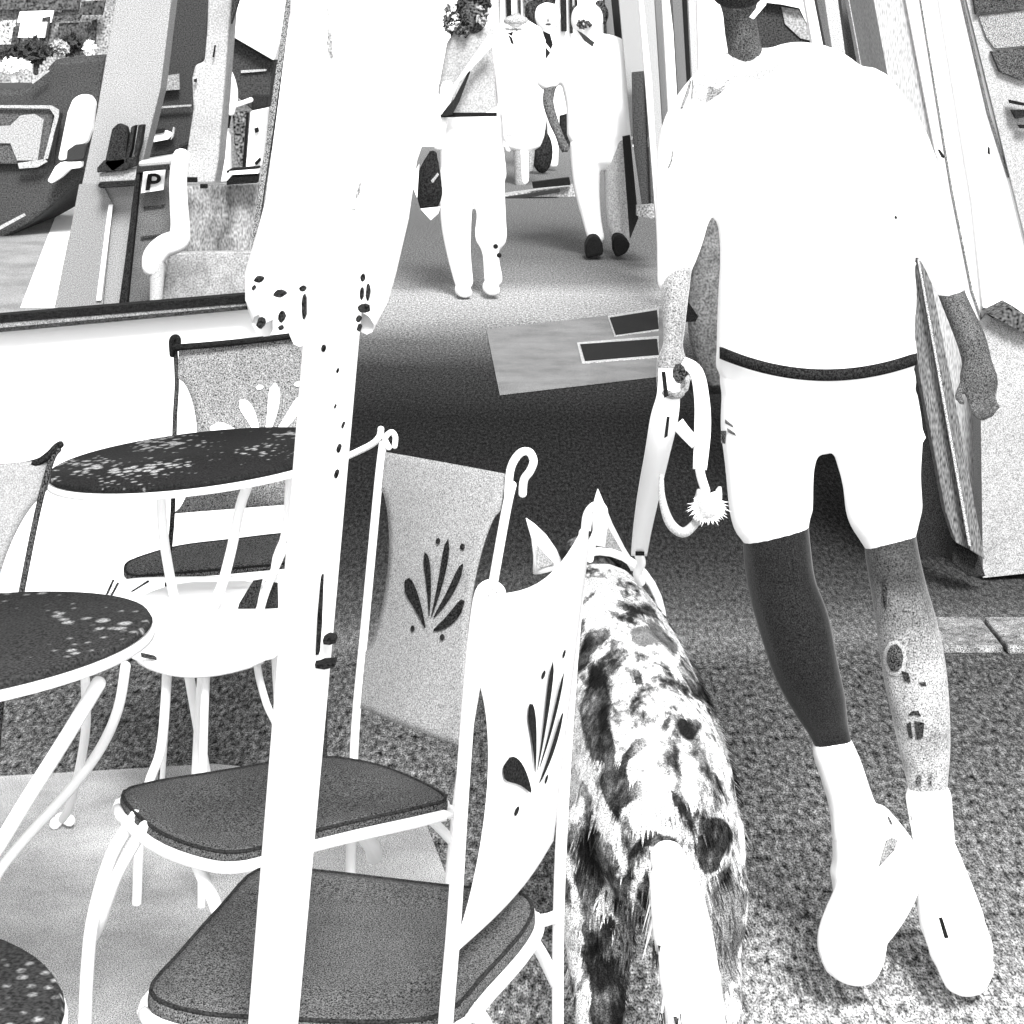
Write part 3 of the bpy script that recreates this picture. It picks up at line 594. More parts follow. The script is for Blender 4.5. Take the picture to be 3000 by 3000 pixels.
rod("clip", [(1872, 1625, 3.34), (1878, 1650, 3.36), (1868, 1680, 3.38), (1878, 1705, 3.4)], WHITE, LS, .009)
slab("buckle", [(1862, 1618), (1888, 1618), (1888, 1628), (1862, 1628)], 3.32, .006, BLACK, LS)
ring = [(1990 + 20 * math.cos(t * .7), 1095 + 30 * math.sin(t * .7)) for t in range(9)]
slab("ring_gap", ring, 2.975, .004, mat(.3, .9), LS)
slab("strap_slot", [(1938, 1090), (1950, 1090), (1958, 1160), (1946, 1166)], 3.0, .004, BLACK, LS)
slab("strap_slot", [(1954, 1222), (1962, 1222), (1956, 1278), (1946, 1284)], 3.0, .004, BLACK, LS)
PM = thing("fur_charm", P(2070, 1480, 3.05), "small shaggy white fur tuft dangling from the leash handle", "charm")
flesh("fur", [[pt(2050, 1440, 3.05, 14), pt(2060, 1475, 3.05, 24), pt(2078, 1500, 3.05, 26)], [pt(2036, 1462, 3.05, 8), pt(2060, 1470, 3.05, 22)], [pt(2108, 1428, 3.05, 8), pt(2100, 1460, 3.05, 18), pt(2082, 1490, 3.05, 26)],
      [pt(2110, 1505, 3.05, 12), pt(2080, 1490, 3.05, 24), pt(2040, 1520, 3.05, 14)]], mat(.98, .12), PM, .004, 12, 2)
bm = bmesh.new()
for i in range(420):
    a = random.uniform(0, 6.283); q_ = random.uniform(.6, 1); c0 = P(2074 + 34 * q_ * math.cos(a), 1480 - 36 * q_ * math.sin(a), 3.045)
    e = c0 + Vector((math.cos(a) + random.uniform(-.7, .7), random.uniform(-.6, .2), math.sin(a) * .6 - .5 + random.uniform(-.5, .5))) * random.uniform(.004, .012); u = Vector((-math.sin(a), 0, math.cos(a))) * .002
    bm.faces.new((bm.verts.new(c0 + u), bm.verts.new(c0 - u), bm.verts.new(e)))
o = link("loose_fur", tomesh(bm, "loose_fur"), WHITE, PM); o["kind"] = "stuff"
rod("cord", [(2050, 1375, 3.04), (2055, 1400, 3.045), (2068, 1440, 3.05)], WHITE, PM, .008)

# ================================================================ dog
def dogmat():
    m = bpy.data.materials.new("merle_fur"); m.use_nodes = True
    n = m.node_tree.nodes; l = m.node_tree.links; b = n["Principled BSDF"]
    b.inputs["Roughness"].default_value = .9; b.inputs["Specular IOR Level"].default_value = .05
    tc = n.new("ShaderNodeTexCoord"); mp = n.new("ShaderNodeMapping"); mp.inputs["Scale"].default_value = (1.15, .5, .7); mp.inputs["Location"].default_value = (3.1, 1.7, 2)
    l.new(tc.outputs["Object"], mp.inputs[0])
    def noise(sc_, det, dist=0.0, src=None):
        a = n.new("ShaderNodeTexNoise"); a.inputs["Scale"].default_value = sc_; a.inputs["Detail"].default_value = det; a.inputs["Distortion"].default_value = dist
        l.new(src or mp.outputs[0], a.inputs[0]); return a.outputs["Fac"]
    def math_(op, x, y, z=None):
        a = n.new("ShaderNodeMath"); a.operation = op
        for i_, v in enumerate((x, y, z)):
            if v is None: continue
            if isinstance(v, (int, float)): a.inputs[i_].default_value = v
            else: l.new(v, a.inputs[i_])
        return a.outputs[0]
    def ramp(fac, st):
        cr = n.new("ShaderNodeValToRGB"); l.new(fac, cr.inputs[0]); e = cr.color_ramp.elements
        while len(e) < len(st): e.new(.5)
        for i_, (p, t) in enumerate(st):
            v = lin(t) / K if t < 1 else .62
            e[i_].position = p; e[i_].color = (v, v, v, 1)
        return cr.outputs[0]
    broad = noise(21, 4.5, .35); fine = noise(90, 3, .4)
    s_ = math_('MULTIPLY_ADD', fine, .32, broad)
    light = ramp(s_, [(.48, .22), (.53, .42), (.575, .68), (.615, .90), (.645, 1.05)])
    dark = ramp(s_, [(.58, .16), (.65, .25), (.72, .42), (.80, .62), (.86, .85)])
    grey = ramp(s_, [(.5, .42), (.62, .55), (.75, .7)])
    def mixin(a, b_, att):
        at = n.new("ShaderNodeAttribute"); at.attribute_name = att
        w_ = math_('MULTIPLY_ADD', math_('SUBTRACT', s_, .65), 1.6, at.outputs["Fac"])
        mr = n.new("ShaderNodeMapRange"); mr.interpolation_type = 'SMOOTHSTEP'; mr.inputs[1].default_value = .32; mr.inputs[2].default_value = .68; l.new(w_, mr.inputs[0])
        gate = math_('MULTIPLY', mr.outputs[0], math_('MINIMUM', math_('MULTIPLY', at.outputs["Fac"], 6.0), 1.0))
        mx = n.new("ShaderNodeMix"); mx.data_type = 'RGBA'; l.new(gate, mx.inputs[0]); l.new(a, mx.inputs[6]); l.new(b_, mx.inputs[7]); return mx.outputs[2]
    col = mixin(mixin(light, grey, "grey_coat"), dark, "dark_coat")
    g = noise(560, 0, 0, tc.outputs["Object"])
    gm = n.new("ShaderNodeMapRange"); gm.inputs[1].default_value = .3; gm.inputs[2].default_value = .7; gm.inputs[3].default_value = .35; gm.inputs[4].default_value = 1.65; l.new(g, gm.inputs[0])
    mx = n.new("ShaderNodeMix"); mx.data_type = 'RGBA'; mx.blend_type = 'MULTIPLY'; mx.inputs[0].default_value = 1; l.new(col, mx.inputs[6]); l.new(gm.outputs[0], mx.inputs[7])
    l.new(mx.outputs[2], b.inputs["Base Color"])
    bp = n.new("ShaderNodeBump"); bp.inputs["Strength"].default_value = .5; bp.inputs["Distance"].default_value = .006; l.new(fine, bp.inputs["Height"]); l.new(bp.outputs[0], b.inputs["Normal"])
    return m
DM = dogmat()
DOG = thing("dog", (.19, 2.95, 0), "black and white merle dog with pointed ears seen from behind beside the chairs", "dog")
V = Vector
spine = [(V((.150, 3.52, .475)), .085), (V((.165, 3.36, .445)), .108, 1), (V((.180, 3.15, .425)), .120, 1), (V((.191, 2.95, .420)), .117, 1), (V((.196, 2.80, .420)), .113, 1), (V((.198, 2.68, .415)), .092, 1)]
chains = [[(p[0], p[1], 1.12) for p in spine],
          [(V((.155, 3.50, .465)), .070), (V((.148, 3.60, .485)), .058), (V((.140, 3.68, .495)), .066), (V((.135, 3.76, .49)), .062), (V((.130, 3.86, .46)), .038), (V((.128, 3.92, .45)), .028)]]
for s, dx in ((-1, -.078), (1, .066)):
    chains.append([(V((.195 + dx * .8, 2.76, .40)), .066), (V((.195 + dx * 1.0, 2.74, .31)), .056), (V((.197 + dx * 1.05, 2.74, .24)), .042), (V((.20 + dx * 1.08, 2.62, .165)), .027), (V((.20 + dx * 1.08, 2.60, .13)), .024), (V((.20 + dx * 1.08, 2.65, .04)), .022), (V((.20 + dx * 1.08, 2.70, .022)), .026), (V((.20 + dx * 1.08, 2.74, .018)), .02)])
    chains.append([(V((.165 + dx * .7, 3.38, .38)), .06), (V((.165 + dx * .85, 3.40, .26)), .036), (V((.165 + dx * .85, 3.38, .14)), .024), (V((.165 + dx * .85, 3.38, .04)), .022), (V((.165 + dx * .85, 3.42, .02)), .024)])
dog = flesh("body", chains, DM, DOG, .006, 18, 3, 6)
bpy.context.view_layer.update(); dg = bpy.context.evaluated_depsgraph_get()
PATCH = [[(1680, 1966), (1676, 1930), (1720, 1870), (1770, 1828), (1784, 1848), (1752, 1892), (1730, 1945), (1700, 1974)], [(1712, 1995), (1740, 1945), (1782, 1955), (1797, 2050), (1792, 2120), (1806, 2180), (1772, 2250), (1738, 2222), (1718, 2150), (1706, 2080)],
  [(1848, 1975), (1868, 1962), (1890, 1972), (1890, 2004), (1868, 2014), (1850, 2002)], [(1862, 2028), (1884, 2024), (1890, 2050), (1868, 2076), (1860, 2058)], [(1822, 1940), (1834, 1938), (1840, 1976), (1828, 1978)],
  [(1983, 2118), (2000, 2098), (2020, 2108), (2038, 2094), (2058, 2118), (2050, 2158), (2020, 2178), (1990, 2160)], [(1946, 2110), (1972, 2084), (1978, 2100), (1956, 2150), (1942, 2140)],
  [(1984, 1900), (2010, 1926), (2040, 1990), (2094, 2075), (2092, 2092), (2034, 2040), (2006, 1975)], [(2066, 2170), (2082, 2190), (2094, 2340), (2080, 2360), (2072, 2260)],
  [(1876, 2168), (1890, 2186), (1834, 2240), (1830, 2296), (1872, 2290), (1866, 2334), (1824, 2364), (1810, 2420), (1776, 2360), (1750, 2300), (1786, 2240)], [(1962, 2300), (1984, 2312), (2026, 2370), (2034, 2440), (2010, 2450), (1978, 2370)],
  [(1840, 2490), (1880, 2446), (1930, 2436), (1980, 2444), (2024, 2506), (1980, 2484), (1900, 2482), (1850, 2530)], [(2036, 2470), (2066, 2370), (2110, 2400), (2150, 2440), (2140, 2500), (2090, 2560), (2040, 2540)],
  [(1690, 2440), (1720, 2400), (1760, 2440), (1770, 2560), (1750, 2670), (1706, 2680), (1684, 2560)], [(1780, 2460), (1800, 2500), (1812, 2600), (1840, 2500), (1856, 2460), (1850, 2620), (1810, 2660), (1776, 2560)],
  [(1700, 2700), (1790, 2680), (1830, 2760), (1830, 3060), (1740, 3060)], [(1880, 2560), (1920, 2560), (1910, 2680), (1890, 2720), (1868, 2640)], [(1800, 1780), (1850, 1760), (1900, 1776), (1950, 1830), (1930, 1830), (1880, 1796), (1830, 1790)]]
GREYP = [[(2080, 2560), (2150, 2560), (2184, 2600), (2180, 2740), (2140, 2860), (2110, 3060), (2080, 3060)], [(1800, 2640), (1870, 2640), (1890, 2800), (1870, 2900), (1830, 2960)], [(1850, 1830), (1920, 1824), (1990, 1880), (1990, 1920), (1930, 1890), (1860, 1880)]]
def inside(x, y, poly):
    c = False; j = len(poly) - 1
    for i in range(len(poly)):
        (xi, yi), (xj, yj) = poly[i], poly[j]
        if (yi > y) != (yj > y) and x < (xj - xi) * (y - yi) / (yj - yi) + xi: c = not c
        j = i
    return c
OFF = [(0, 0)] + [(r_ * math.cos(t), r_ * math.sin(t)) for r_ in (9, 19) for t in [k * math.pi / 4 for k in range(8)]]
def coat(q):
    """how dark / how grey the coat is at a point of the body, soft towards the edge of each marking"""
    if q.y > 3.56: return (1.0, 0.0)
    x = 1500 + q.x * F / q.y + 7 * math.sin(q.z * 130 + q.x * 60); y = HY + (H - q.z) * F / q.y + 8 * math.sin(q.x * 120)
    d = sum(any(inside(x + a, y + b, p) for p in PATCH) for a, b in OFF) / len(OFF)
    g = sum(any(inside(x + a, y + b, p) for p in GREYP) for a, b in OFF) / len(OFF) if d < .5 else 0
    return (d, g)
def paint_coat(me, mw, tri=False):
    A = me.attributes.new("dark_coat", 'FLOAT', 'POINT'); B_ = me.attributes.new("grey_coat", 'FLOAT', 'POINT')
    last = (0, 0)
    for i_, v in enumerate(me.vertices):
        if not (tri and i_ % 3): last = coat(mw @ v.co) if (mw @ v.co).z > .1 else (0.0, 0.0)
        A.data[i_].value = last[0]; B_.data[i_].value = last[1]
me3 = bpy.data.meshes.new_from_object(dog.evaluated_get(dg)); dog.modifiers.clear(); dog.data = me3
me3.materials.clear(); me3.materials.append(DM); mw3 = dog.matrix_world; paint_coat(me3, mw3)
for p in me3.polygons: p.use_smooth = True
for sx, tip, b0, b1 in ((0, (1541, 1518), (1562, 1680), (1650, 1655)), (1, (1752, 1432), (1752, 1640), (1872, 1672))):
    bm = bmesh.new(); Ye = 3.66
    t_ = P(*tip, Ye + .02); a_ = P(*b0, Ye); b_ = P(*b1, Ye); n_ = 12; ro = []; cen = (a_ + b_) / 2; hw = (b_ - a_) / 2
    for j, s in enumerate((0, .3, .6, .85, 1)):
        w_ = (1 - s) ** .8 + .02; c_ = cen.lerp(t_, s) + (t_ - cen).cross(V((0, 1, 0))).normalized() * (0.008 * math.sin(s * 3.1) * (1 if sx else -1))
        ro.append([bm.verts.new(c_ + hw * w_ * math.cos(k * 6.283 / n_) + V((0, .02 * w_ * math.sin(k * 6.283 / n_), 0))) for k in range(n_)])
    for x, y in zip(ro, ro[1:]):
        for k in range(n_): bm.faces.new((x[k], x[(k + 1) % n_], y[(k + 1) % n_], y[k]))
    bm.faces.new(ro[0]); bm.faces.new(ro[-1])
    link("ear", tomesh(bm, "ear"), WHITE, DOG, True)
    q = [t_.lerp(cen, .45), a_.lerp(cen, .35).lerp(t_, .12), b_.lerp(cen, .35).lerp(t_, .12)]
    bm = bmesh.new(); add_prism(bm, [p + V((0, -.024, 0)) for p in q], (0, .004, 0)); link("inner_ear", tomesh(bm, "inner_ear"), mat(.88, .3), DOG)
# tail: plume of long fur
flesh("tail", [[(V((.196, 2.63, .432)), .020), (V((.202, 2.58, .41)), .030), (V((.210, 2.52, .37)), .037), (V((.222, 2.46, .28)), .036), (V((.228, 2.43, .18)), .031), (V((.230, 2.44, .10)), .022)]], WHITE, DOG, .006)
# long tufts over trousers, tail and back give the outline its raggedness
bm = bmesh.new()
def tufts(bm, c, r, n, L, d, sp=.5, w_=.0035):
    for i in range(n):
        a = random.uniform(0, 6.283); p = c + V((math.cos(a) * r * random.uniform(.75, 1), math.sin(a) * r * .6, random.uniform(-r, r) * .6))
        e = p + (V(d) + V((random.uniform(-sp, sp), random.uniform(-sp, sp), random.uniform(-sp, sp) * .5))).normalized() * L * random.uniform(.5, 1)
        u = V((math.cos(a + 1.57), math.sin(a + 1.57), 0)) * w_
        bm.faces.new((bm.verts.new(p + u), bm.verts.new(p - u), bm.verts.new(e)))
for z in range(9):
    for s in (-1, 1): tufts(bm, V((.195 + s * .062, 2.71, .42 - z * .026)), .050 - z * .004, 60, .035, (s * .15, -.3, -1), .25)
fm = me3; random.seed(11)
for p in random.sample(list(fm.polygons), min(9000, len(fm.polygons))):
    q = mw3 @ p.center; nn = p.normal
    if q.y > 3.6 or q.z < .2: continue
    d = (nn * .35 + V((nn.x * .2, -1, -.35 - .5 * (q.y < 2.8)))).normalized(); u = d.cross(nn).normalized() * .0022; L = random.uniform(.012, .028)
    bm.faces.new((bm.verts.new(q + u), bm.verts.new(q - u), bm.verts.new(q + d * L)))
o = link("coat", tomesh(bm, "coat"), DM, DOG); paint_coat(o.data, mw3, True)
bm = bmesh.new()
for (p, r) in (((.205, 2.56, .39), .034), ((.218, 2.48, .32), .038), ((.226, 2.44, .24), .036), ((.23, 2.43, .15), .03)): tufts(bm, V(p), r, 170, .06, (0, -.2, -1), .3)
o = link("tail_fringe", tomesh(bm, "tail_fringe"), WHITE, DOG); o["kind"] = "stuff"
bm = bmesh.new()
for (p, r) in (((.185, 2.50, .36), .014), ((.192, 2.45, .30), .018), ((.198, 2.42, .25), .016), ((.203, 2.40, .20), .016), ((.207, 2.39, .15), .014)): tufts(bm, V(p), r, 26, .04, (.1, -.3, -1), .2, .0022)
o = link("dark_tail_hair", tomesh(bm, "dark_tail_hair"), mat(.3, .6), DOG); o["kind"] = "stuff"
# harness: rings round the chest
for (Yh, cx, cz, r, rr2, m_) in ((3.47, .150, .47, .106, .007, WHITE), (3.60, .148, .485, .064, .008, mat(.2))):
    bm = bmesh.new(); q = []
    for k in range(33):
        a = k / 32 * 6.283; q.append((V((cx + math.cos(a) * r, Yh + math.sin(a) * .04, cz + math.sin(a) * r * 1.1)), rr2))
    add_tube(bm, q, 8, cap=False); link("harness_strap", tomesh(bm, "harness_strap"), m_, DOG, True)

# ================================================================ leaning board and right-hand shop
BD = thing("leaning_board", P(2800, 1640, 5.3), "tall grey plank board leaning against the shop wall beside the person", "board")
slab("plank", [(2640, 700), (2688, 740), (2840, 1610), (2800, 1590), (2770, 1500), (2690, 1080)], 5.32, .05, mat(.6, .4, 200, .2, 6, stretch=(1, 1, .2)), BD, .003)
slab("plank", [(2690, 740), (2716, 760), (2800, 1180), (2886, 1640), (2842, 1612)], 5.30, .05, mat(.56, .4, 200, .2, 6, stretch=(1, 1, .2)), BD, .003)
slab("edge_strip", [(2688, 760), (2694, 760), (2846, 1600), (2838, 1600)], 5.29, .01, mat(.88), BD)
slab("foot_block", [(2790, 1580), (2860, 1600), (2888, 1690), (2840, 1690), (2790, 1650)], 5.36, .06, mat(.25), BD, .004)
SH = thing("shop_front", P(2900, 1690, 5.5), "pale shop front with a display window along the right edge", "shop")
slab("corner_pillar", [(2545, -80), (2640, -80), (2790, 700), (2900, 1270), (3010, 1690), (2880, 1695), (2860, 1560), (2790, 1180), (2690, 700)], 5.60, .4, mat(.95, .25, 260, .07, 8, stretch=(1, 1, .12), k=2.9), SH)
slab("pillar_edge", [(2640, -80), (2740, -80), (2860, 600), (2900, 940), (2960, 1200), (2990, 1400), (2900, 1275), (2790, 700)], 5.58, .3, WHITE, SH)
slab("pillar_groove", [(2682, -80), (2686, -80), (2792, 560), (2850, 850), (2900, 1000), (2894, 1000), (2844, 850), (2786, 560)], 5.572, .01, mat(.6), SH)
slab("window_frame", [(2740, -80), (2812, -80), (2960, 520), (3000, 700), (3060, 960), (2880, 900), (2850, 600)], 5.56, .2, WHITE, SH)
slab("frame_groove", [(2797, -80), (2803, -80), (2900, 330), (2958, 520), (2952, 520), (2892, 330)], 5.552, .01, mat(.5), SH)
slab("window_recess", [(2812, -80), (3100, -80), (3100, 900), (3010, 720), (2950, 480)], 5.54, .02, mat(.93, .3, 260, k=2.9), SH)
slab("display_shelf", [(2845, -60), (3100, -60), (3100, 15), (2860, 42)], 5.52, .02, mat(.35), SH)
slab("display_panel", [(2868, 46), (3100, 18), (3100, 125), (2915, 142), (2890, 110)], 5.53, .02, mat(.72), SH)
slab("display_panel", [(2905, 150), (3100, 130), (3100, 215), (2996, 236), (2930, 210)], 5.52, .02, mat(.38), SH)
slab("display_item", [(2958, 292), (3020, 305), (3010, 312), (2962, 303)], 5.50, .02, BLACK, SH)
slab("display_item", [(2964, 322), (3020, 322), (3020, 340), (2978, 348)], 5.50, .02, mat(.2), SH)
slab("display_item", [(2985, 366), (3020, 366), (3020, 378), (2992, 376)], 5.50, .02, BLACK, SH)
slab("sill", [(2904, 925), (2965, 895), (3060, 960), (3060, 985), (3000, 975)], 5.45, .12, mat(.45, .8, 120), SH)
slab("lower_wall", [(2870, 980), (2905, 930), (3100, 990), (3100, 1670), (2880, 1693)], 5.50, .3, mat(.93, .3, 260, .12, 4, k=2.9), SH)
slab("screw", [(2748, 438), (2754, 438), (2768, 458), (2766, 464), (2760, 462)], 5.555, .01, BLACK, SH)
slab("screw", [(2896, 430), (2900, 432), (2901, 454), (2895, 450)], 5.53, .01, BLACK, SH)
slab("dark_plinth", [(2560, 1000), (2700, 1080), (2800, 1580), (2900, 1700), (2900, 1690), (2560, 1640)], 5.75, .2, mat(.24, .6), SH)
# tall door frames between the shop and the far end, one after another down the street
def post(label, q, Y, tone, cat="door frame", name="door_frame", th=.06, grp="upright frames of the shops along the right", **kw):
    o = slab(name, q, Y, th, mat(tone, .35, 200) if tone < 1 else WHITE, None, .002)
    return tag(o, label, cat, grp)
post("wide pale upright frame just right of the person's head", [(2470, -80), (2590, -80), (2830, 1100), (2690, 1100)], 6.4, .95)
post("grey upright frame with notches right of the person's head", [(2452, -80), (2512, -80), (2590, 350), (2640, 700), (2560, 700)], 6.6, .52)
post("narrow grey upright beside the wide pale frame", [(2516, -80), (2545, -80), (2650, 420), (2720, 900), (2690, 900), (2618, 420)], 6.5, .46)
post("pale upright between two grey uprights right of the head", [(2404, -80), (2452, -80), (2540, 330), (2620, 700), (2520, 700)], 7.0, .97)
post("thin grey upright with a dark edge, left of the pale one", [(2376, -80), (2412, -80), (2470, 200), (2560, 700), (2530, 700)], 7.4, .5)
post("white upright edging the dark sign behind the person", [(2344, -80), (2380, -80), (2450, 210), (2540, 700), (2480, 700)], 7.8, 1.0)
SG = thing("dark_sign", P(2320, 200, 8.2), "dark board with a pale right corner behind the person's neck", "sign")
slab("board", [(2206, 2), (2340, 20), (2398, 138), (2398, 700), (2196, 700), (2212, 100)], 8.2, .05, mat(.33, .5, 160), SG)
slab("pale_panel", [(2290, 20), (2340, 28), (2388, 122), (2345, 112), (2300, 70)], 8.19, .01, mat(.82, .3, 160), SG)
slab("white_trim", [(2200, -60), (2380, -60), (2372, 30), (2230, 0), (2208, 40)], 8.15, .03, WHITE, SG)
post("white pillar at the left of the person's neck", [(2040, -80), (2110, -80), (2140, 300), (2150, 700), (2060, 700)], 9.0, 1.0, "pillar", "pillar")
post("pale speckled pillar strip by the person's left shoulder", [(2012, -80), (2048, -80), (2100, 500), (2110, 700), (2050, 700)], 9.6, .95, "pillar", "pillar")
post("dark narrow door edge above the person's left shoulder", [(1996, -80), (2014, -80), (2060, 420), (2070, 700), (2040, 700)], 10.2, .18, "door", "shop_door")
post("grey door leaf above the person's left shoulder", [(1965, -80), (1998, -80), (2040, 500), (2050, 700), (2010, 700)], 10.6, .6, "door", "shop_door")
post("white door rail right of the tall grey shutters", [(1936, -80), (1952, -80), (1990, 240), (2006, 640), (1976, 640)], 11.0, 1.0)
post("dark grey door leaf behind the white rail", [(1950, -80), (1968, -80), (2020, 500), (2020, 640), (1992, 640)], 11.2, .45, "door", "shop_door")
post("grey door side with dark flecks", [(1914, -80), (1940, -80), (1978, 240), (1980, 640), (1958, 640)], 11.6, .62)
post("pale speckled frame left of the flecked door side", [(1874, -80), (1918, -80), (1962, 420), (1960, 640), (1920, 640)], 12.4, .88)
post("white thin strip in the row of frames above the grey shutter", [(1866, -80), (1876, -80), (1910, 240), (1934, 640), (1922, 640)], 12.2, 1.0)
post("pale grey frame beside the walker in the white shirt", [(1806, -80), (1866, -80), (1900, 240), (1910, 400), (1850, 400)], 13.2, .84)
post("dark thin upright right behind the white shirt walker", [(1784, -80), (1808, -80), (1828, 130), (1850, 400), (1830, 400)], 13.6, .2)
post("grey thin upright closest to the head of the white shirt walker", [(1766, -80), (1784, -80), (1826, 180), (1830, 400), (1800, 400)], 14.0, .62)
SHT = thing("grey_shutter", P(1900, 600, 13.0), "grey folded shutter standing behind the walker's arm", "shutter")
slab("shutter_leaf", [(1852, 212), (1890, 208), (1906, 598), (1882, 602), (1856, 420)], 13.0, .06, mat(.42, .4, 120), SHT)
slab("shutter_leaf", [(1892, 208), (1902, 250), (1930, 588), (1908, 598)], 12.95, .06, mat(.46, .4, 120), SHT)
slab("shadow_gap", [(1824, 400), (1846, 396), (1870, 640), (1846, 700)], 13.2, .05, mat(.22), SHT)
slab("foot_stone", [(1866, 604), (1912, 600), (1940, 604), (1938, 628), (1912, 640), (1866, 632)], 12.8, .1, mat(.95, .5, 90), SHT)
SK = thing("grey_sack", P(2090, 1140, 8.3), "lumpy grey sack standing behind the person's left elbow", "sack")
flesh("sack_cloth", [[pt(2100, 640, 8.3, 26, .8), pt(2084, 740, 8.3, 42, .8), pt(2070, 860, 8.3, 58, .8), pt(2078, 980, 8.3, 62, .8), pt(2094, 1060, 8.3, 55, .8), pt(2096, 1110, 8.3, 38, .8)]], mat(.6, .35, 120, .25, 12), SK, .02)
slab("dark_patch", [(2004, 886), (2014, 880), (2046, 928), (2038, 942), (2004, 944)], 7.9, .02, BLACK, SK)
# ================================================================ people down the street
def face(px, py, Y, parent, s=1.0, m=BLACK):
    u = Y / F
    for dx in (-16, 16): ell("eye", P(px + dx * s, py - 4 * s, Y - 58 * s * u), (6 * s * u, 4 * s * u, 4 * s * u), m, parent, 8)
    ell("nose", P(px, py + 12 * s, Y - 62 * s * u), (5 * s * u, 10 * s * u, 10 * s * u), mat(.8), parent, 8)
    ell("mouth", P(px, py + 32 * s, Y - 54 * s * u), (13 * s * u, 5 * s * u, 4 * s * u), m, parent, 8)
def head_chain(px, py, Y, s=1.0):  # py = chin to crown centre
    return [pt(px, py + 75 * s, Y, 26 * s), pt(px, py + 52 * s, Y, 26 * s), pt(px, py + 30 * s, Y, 38 * s, 1.1), pt(px, py, Y, 48 * s, 1.15), pt(px, py - 32 * s, Y, 42 * s, 1.15), pt(px, py - 50 * s, Y, 24 * s, 1.1)]
# A: strolling person on the left with a bag strap
YA = 11.36
A = thing("person", G(1400, 868, 0), "strolling person in a pale crop jacket and wide white trousers with a shoulder bag", "person")
flesh("body", [head_chain(1392, 52, YA), [span(1350, 1440, 150, YA, .4), span(1350, 1440, 250, YA, .4), span(1350, 1440, 360, YA, .5)],
               [span(1325, 1375, 420, YA), span(1325, 1368, 620, YA), span(1345, 1380, 810, YA)], [span(1405, 1455, 420, YA), span(1415, 1460, 620, YA), span(1428, 1460, 800, YA)],
               [pt(1336, 130, YA, 26), pt(1316, 230, YA, 22), pt(1298, 330, YA - .1, 18), pt(1290, 400, YA - .15, 14), pt(1284, 430, YA - .15, 16)], [pt(1462, 130, YA, 26), pt(1480, 250, YA, 20), pt(1486, 340, YA - .1, 17), pt(1490, 390, YA - .1, 15)]], WHITE, A, .012)
def curls(cx, cy, Y, rx, ry, n, m, parent, sz=.02):
    bm = bmesh.new()
    for i in range(n):
        a = random.uniform(0, 6.283); q = random.uniform(.2, 1) ** .5; c0 = P(cx + rx * q * math.cos(a), cy + ry * q * math.sin(a), Y + random.uniform(-.08, .06))
        add_tube(bm, spline([(c0, .006), (c0 + V((random.uniform(-1, 1), random.uniform(-1, 1), random.uniform(-1, 1))) * sz, .009), (c0 + V((random.uniform(-1, 1), random.uniform(-1, 1), random.uniform(-2, .5))) * sz, .005)], 2), 5)
    o = link("hair", tomesh(bm, "hair"), m, parent, True); o["kind"] = "stuff"
V = Vector
curls(1326, 58, YA - .02, 22, 40, 110, mat(.5, .6, 90), A); curls(1328, 56, YA - .06, 20, 36, 25, WHITE, A)
curls(1388, 10, YA - .05, 44, 30, 300, mat(.34, .6, 90), A, .014); ell('hair_crown', P(1386, 40, YA - .04), (.085, .10, .115), mat(.42, .7, 90), A); curls(1412, 40, YA - .10, 14, 24, 30, mat(.85, .3, 90), A); curls(1362, 70, YA - .08, 20, 30, 60, mat(.4, .9, 90), A)
flesh("jacket", [[span(1316, 1462, 118, YA, .55), span(1318, 1455, 200, YA, .55), span(1310, 1458, 300, YA, .55), span(1300, 1460, 332, YA, .55)],
                 [pt(1338, 130, YA, 30), pt(1322, 200, YA, 27), pt(1304, 270, YA, 22)]], mat(.90, .2, 120, .06, 6), A, .012)
slab("jacket_hem", [(1290, 338), (1300, 330), (1456, 330), (1456, 341), (1340, 343), (1292, 344)], YA - .16, .01, BLACK, A)
flesh("trousers", [[span(1296, 1476, 352, YA, .5), span(1290, 1478, 430, YA, .55), span(1290, 1486, 520, YA, .55)],
                   [span(1288, 1384, 500, YA, .9), span(1290, 1382, 640, YA, .9), span(1308, 1380, 740, YA, .9), span(1332, 1388, 830, YA, .9)],
                   [span(1380, 1478, 480, YA, .9), span(1396, 1482, 620, YA, .9), span(1392, 1485, 700, YA, .9), span(1412, 1462, 740, YA, .9), span(1418, 1474, 820, YA, .9)]], WHITE, A, .012)
for x0, x1, yy in ((1325, 1400, 852), (1418, 1470, 845)): flesh("shoe", [[pt((x0 + x1) / 2 - 8, yy - 6, YA, 24), pt((x0 + x1) / 2, yy + 6, YA - .12, 22, .7)]], WHITE, A, .01)
for s_ in ((1452, 722), (1462, 748)): ell("knee_button", P(s_[0], s_[1], YA - .1), (.014, .01, .014), BLACK, A, 8)
flesh("sleeve", [[pt(1462, 120, YA, 34), pt(1478, 220, YA, 30), pt(1484, 330, YA, 24)]], WHITE, A, .012)
BG = thing("shoulder_bag", P(1250, 560, YA - .2), "dark handbag on a white strap at the hip of the strolling person", "bag")
slab("strap", [(1432, 100), (1458, 118), (1345, 240), (1305, 320), (1296, 330), (1300, 290)], YA - .22, .012, WHITE, BG)
slab("strap_edge", [(1374, 205), (1378, 212), (1345, 300), (1325, 336), (1292, 342), (1300, 325), (1330, 290)], YA - .2, .01, mat(.22), BG)
flesh("pouch", [[pt(1268, 450, YA - .2, 14, .6), pt(1258, 510, YA - .2, 34, .6), pt(1258, 570, YA - .2, 38, .6), pt(1256, 600, YA - .2, 30, .6)]], mat(.2, .6, 120), BG, .01, 14, 2)
slab("flap", [(1232, 612), (1290, 606), (1284, 625), (1262, 645)], YA - .36, .02, WHITE, BG)
